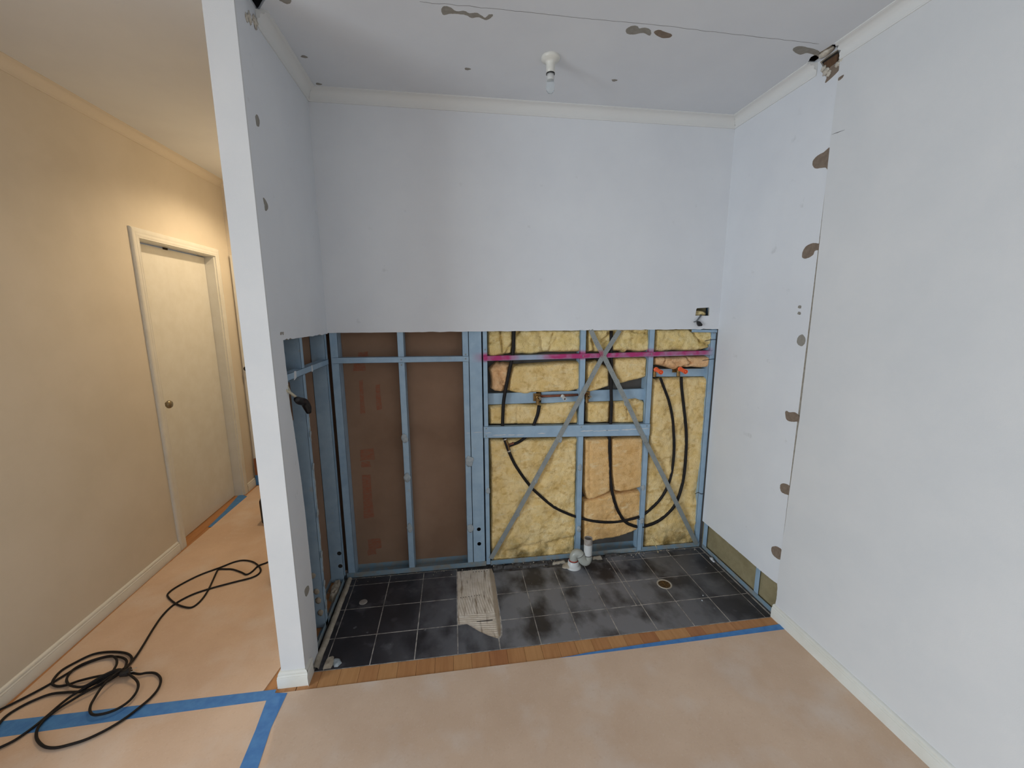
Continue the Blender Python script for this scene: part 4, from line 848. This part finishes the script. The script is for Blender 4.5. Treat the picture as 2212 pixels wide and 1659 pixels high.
# cable and connector on left wall
lcb=thing('power_cable','two pale cables ending in a black taped connector hanging from the cut side wall','cable',(0,-.55,1.2))
t=MB(); t.tube(catmull([(-.02,-.612,1.325),(-.006,-.592,1.300),(.004,-.583,1.262),(.010,-.575,1.245)],5),.0040,8); t.build('cable_sheath',M['white_cable'],lcb,smooth=True)
t=MB(); t.tube(catmull([(-.02,-.62,1.290),(.004,-.600,1.268),(.016,-.572,1.243),(.022,-.545,1.220)],5),.0052,8); t.build('cable_sheath',M['white_cable'],lcb,smooth=True)
t=MB(); t.tube(catmull([(.022,-.578,1.232),(.026,-.548,1.216),(.030,-.515,1.205),(.034,-.497,1.180),(.036,-.487,1.150)],4),[.010,.013,.015,.016,.0165,.017,.0165,.016,.016,.017,.017,.017,.0165,.016,.014,.012,.010],12); t.build('taped_connector',M['tapeblack'],lcb,smooth=True)
t=MB(); t.box(-.06,-.014,-.60,-.530,1.13,1.295); t.build('timber_block',M['plan'],label='short brown timber block inside the cut side wall behind the cables',category='timber')

# ---------------- extension cord ----------------
cord=thing('extension_cord','long black extension cord lying coiled on the floor by the left skirting','cord',(-.9,-.6,0))
R0=.0048
def cordpath(key,z0,z1,seed):
    P=D[key]; n=len(P); out=[]
    for i,(x,y) in enumerate(P):
        near=math.exp(-((x+.86)**2+(y+.585)**2)/.012)
        out.append((x,y,.0035+R0+z0+(z1*near)+.002*abs(noise.noise(Vector((x*9,y*9,seed))))))
    return catmull(out,6)
t=MB()
for i,(k,a,b_) in enumerate((('cord_a',0,.014),('cord_b',.001,.010),('cord_c',.006,.018),('cord_d',.001,.004),('cord_e',.002,.016),('cord_f',.009,.022))):
    t.tube(cordpath(k,a,b_,i),R0,8)
# strands gathered at the middle of the coil
for i in range(4):
    t.tube(catmull([(-.93+.01*i,-.622+.006*i,.012+.006*i),(-.88+.004*i,-.590+.003*i,.018+.007*i),(-.83,-.566+.003*i,.020+.006*i),(-.80,-.56,.022)],5),R0,8)
t.build('cord_loops',M['poly'],cord,smooth=True)
(px_,py_)=D['plug'][0]
t=MB(); t.tube([(px_-.012,py_-.004,.026),(px_+.008,py_+.003,.026),(px_+.022,py_+.008,.028)],[.010,.016,.018],12); t.build('plug_body',M['black'],cord,smooth=False)
t=MB(); t.tube([(px_+.022,py_+.012,.032),(px_+.040,py_+.018,.033)],.0022,6,flat=.5); t.tube([(px_+.022,py_+.004,.026),(px_+.040,py_+.010,.024)],.0022,6,flat=.5); t.build('plug_pin',M['chrome'],cord)

# ---------------- floor covers and tape ----------------
def sheet(poly,label,z=.0032,seed=0):
    t=MB(); t.slab(poly,2,-.0003,z); return t.build('floor_cover',M['card'],label=label,category='floor protection',group='floor protection boards')
sheet([(-.098,-.746),(1.19,-.7465),(2.284,-.742),(2.284,-5.4),(-.098,-5.4)],'large dusty tan protection board in front of the tiled alcove')
sheet([(-1.168,-.75),(-.172,-.75),(-.142,-.60),(-.120,-.50),(-.117,1.50),(-1.17,1.53),(-1.172,1.36),(-1.166,.80),(-1.176,.44),(-1.180,.2),(-1.176,-.2835),(-1.170,-.6945)],'tan protection board running down the hallway past the door')
sheet([(-1.17,-.7515),(-.0995,-.7515),(-.0995,-5.4),(-1.17,-5.4)],'tan protection board at the lower left, outside the L of blue tape')
sheet([(-3.4,-1.5),(-1.175,-1.5),(-1.175,-5.4),(-3.4,-5.4)],'tan protection board beyond the end of the hallway wall')
def tape(poly,label,z=.0033):
    t=MB(); t.slab(poly,2,z,z+.0004); return t.build('masking_tape',M['tape'],label=label,category='tape',group='blue tape strips on the floor')
tape([(-1.175,-.788),(-1.13,-.7165),(-.60,-.722),(-.115,-.727),(-.112,-.775),(-.60,-.779),(-1.10,-.788)],'blue tape strip across the hallway floor under the cord coil')
tape([(-.128,-.742),(-.062,-.752),(-.066,-.9),(-.05,-1.05),(-.045,-1.3),(-.108,-1.3),(-.114,-1.05),(-.122,-.9),(-.135,-.77)],'blue tape strip running towards the viewer from the pillar foot',z=.0036)
tape([(1.12,-.747),(1.19,-.744),(1.248,-.738),(1.6,-.727),(2.0,-.719),(2.285,-.711),(2.292,-.722),(2.286,-.745),(1.7,-.7485),(1.19,-.7485)],'blue tape wedge between timber strip and board near the right wall',z=.0034)
tape([(-1.19,.78),(-1.165,.78),(-1.162,1.0),(-1.155,1.30),(-1.205,1.335),(-1.24,1.33),(-1.205,1.05)],'short blue tape at the foot of the hallway door')

# ---------------- loose bits ----------------
rg=MB(); n=60; L_=[]
for i in range(n+1):
    y=-.645+.640*i/n
    for k in range(7):
        a=math.pi*k/6; w_=.0155*(1+.25*noise.noise(Vector((y*20,1,0))))
        L_.append((.0135+w_*-math.cos(a)+.003*noise.noise(Vector((y*15,5,0))),y,-.004+(.016+.004*noise.noise(Vector((y*30,k*.4,0))))*math.sin(a)))
rg.add(L_,[(i*7+k,i*7+k+1,(i+1)*7+k+1,(i+1)*7+k) for i in range(n) for k in range(6)])
rg.build('mortar_ridge',M['mortar'],smooth=True,label='rough beige mortar ridge along the left edge of the tiles',category='mortar')
def lump(name,loop,z0,z1,m,label,cat,seed=0,th=.5):
    pts,dd,fs=fillgrid(rough_loop(loop,.002,3,seed),.004); vs=[]
    for (x,y),d_ in zip(pts,dd):
        vs.append((x,y,z0+(z1-z0)*min(1,d_/.008)**.5*(1+.25*noise.noise(Vector((x*60,y*60,seed))))))
    t=MB(); t.add(vs,fs); return t.build(name,m,smooth=True,label=label,category=cat)
lump('mortar_lump',[(-.063,-.045),(-.03,-.035),(-.015,-.08),(-.014,-.155),(-.032,-.20),(-.056,-.185),(-.068,-.10)],-.002,.030,M['mortar'],'pale mortar lump lying inside the side wall bottom track',"mortar",1)
lump('mortar_lump',[(-.06,-.46),(-.02,-.47),(-.018,-.58),(-.06,-.60)],-.002,.022,M['screed'],'grey mortar lump in the side wall track close to the pillar',"mortar",2)
lump('filler_lump',D['lump2'],.0,.016,M['mortar'],'cream filler lump at the tile corner beside the pillar foot','filler',3)
lump('filler_lump',[(x,y) for x,y in D['lump2b']],.0,.011,M['glue'],'grey blue filler blob against the cream lump by the pillar foot','filler',4)
t=MB(); t.lathe([(.0001,.0022),(.019,.002),(.0215,.0012),(.022,0)],(.137,-.2245,.0002),seg=24); t.build('cover_cap',M['pvcd'],smooth=True,label='small round grey cap lying on the leftmost black tiles',category='cap')
for i,(x,y,s_,h_) in enumerate(((1.15,-.036,.085,.008),(1.305,-.030,.045,.007),(.975,-.030,.03,.010),(.925,-.028,.02,.012),(1.56,-.022,.035,.013),(1.66,-.012,.045,.014),(1.74,-.018,.03,.010))):
    lp_=[(x-s_,y-.014),(x+s_,y-.010),(x+s_*.95,y+.014),(x-s_*.9,y+.010)]
    lump('mortar_chunk',lp_,-.006,h_,M['screed'] if i%3!=1 else M['mortar'],('long grey broken mortar slab behind the tiles left of the drain trap','short grey mortar chunk just left of the drain trap','rough mortar chunk right of the beige adhesive patch','small mortar chunk at the foot of the double stud','mortar chunk behind the drain trap, in front of the plate','pale mortar chunk on the bottom plate right of the drain trap','grey mortar chunk left of the short blue stud')[i],'mortar',10+i)
dust=MB()
for k in range(150):
    x=random.choice([random.uniform(.05,2.25),random.uniform(.88,1.9)]); y=random.gauss(-.012,.022); (abs(x-1.42)>.1) and dust.blob((x,y,.001 if y<.005 else .0005),random.uniform(.0015,.0045),k,(1,1,.7),n=0)
for k in range(40): dust.blob((random.uniform(-.08,-.012),random.uniform(-.65,0),0),random.uniform(.002,.006),k,(1,1,.7),n=0)
dust.build('plaster_debris',M['mortar'],kind='stuff',label='crumbs of plaster and mortar scattered along the bottom plates',category='debris')
for i,(x,y,s_) in enumerate(((2.29,-.145,.013),(2.285,-.17,.010),(2.0286,-.4532,.0035),(1.999,-.4908,.0038))):
    t=MB(); t.blob((x,y,.004 if i<2 else .002),s_,i+5,(.8,1.2,.5 if i<2 else .6),n=1,amp=.6); t.build('plaster_flake',M['smear'],smooth=True,label=('white plaster flake against the right wall plate','smaller white plaster flake beside it, nearer the viewer, at the right wall plate','tiny white crumb on the tiles right of the floor drain','second tiny white crumb on the tiles, nearer the timber strip')[i],category='plaster')
# things behind the pillar in the hall
bag=thing('tool_case','black tool case standing in the hallway behind the pillar, cord leading to it','case',(-.30,.12,0))
t=MB(); t.box(-.447,-.155,.030,.22,.0035,.110); t.build('case_body',M['black'],bag,bevel=.012)
t=MB(); t.tube(catmull([(-.36,.12,.108),(-.35,.12,.135),(-.25,.12,.135),(-.24,.12,.108)],4),.008,8); t.build('handle',M['black'],bag,smooth=True)
bag2=thing('tool_bag','black tool bag further down the hallway behind the pillar','bag',(-.62,.9,0))
t=MB(); pr_=[(-.812,.0035),(-.50,.0035),(-.47,.20),(-.52,.265),(-.76,.265),(-.815,.19)]; t.slab([(x,z) for x,z in pr_],1,.76,1.0); t.build('bag_body',M['black'],bag2,bevel=.02)
t=MB(); t.tube(catmull([(-.75,.88,.255),(-.70,.88,.34),(-.58,.88,.34),(-.54,.88,.255)],5),.008,8); t.build('handle',M['black'],bag2,smooth=True)
oc=thing('board_offcut','brown board offcut with a blue taped foot leaning in the far hallway corner','offcut',(-1.16,YE-.03,0))
t=MB(); t.slab([(-1.186,.10),(-1.10,.10),(-1.10,.26),(-1.186,.26)],1,YE-.032,YE-.022); t.build('board_face',M['cardboard'],oc)
t=MB(); t.slab([(-1.186,.0035),(-1.10,.0035),(-1.10,.10),(-1.186,.10)],1,YE-.033,YE-.021); t.build('taped_foot',M['tape'],oc)

# hall downlight: fixture, its warm spot, and an added point light imitating bounce
dl=thing('downlight','small round downlight in the hallway ceiling behind the pillar','lamp',(-.48,1.05,H))
t=MB(); t.lathe([(.055,0),(.056,-.004),(.046,-.006),(.042,.004),(.040,.03),(.0001,.03)],(-.48,1.05,H-.0005),seg=28); t.build('trim_ring',M['gloss'],dl,smooth=True)
for nm_,e_,sp_,bl_,zz in (('hall_downlight_spot',46,150,.55,H-.02),('hall_bounce_fill',1.8,0,0,H-.5)):
    l=bpy.data.lights.new(nm_,'SPOT' if sp_ else 'POINT'); l.energy=e_; l.color=(1,.77,.49); l.shadow_soft_size=.04
    if sp_: l.spot_size=math.radians(sp_); l.spot_blend=bl_
    o=bpy.data.objects.new(nm_,l); o.location=(-.48,1.05,zz); COL.objects.link(o)
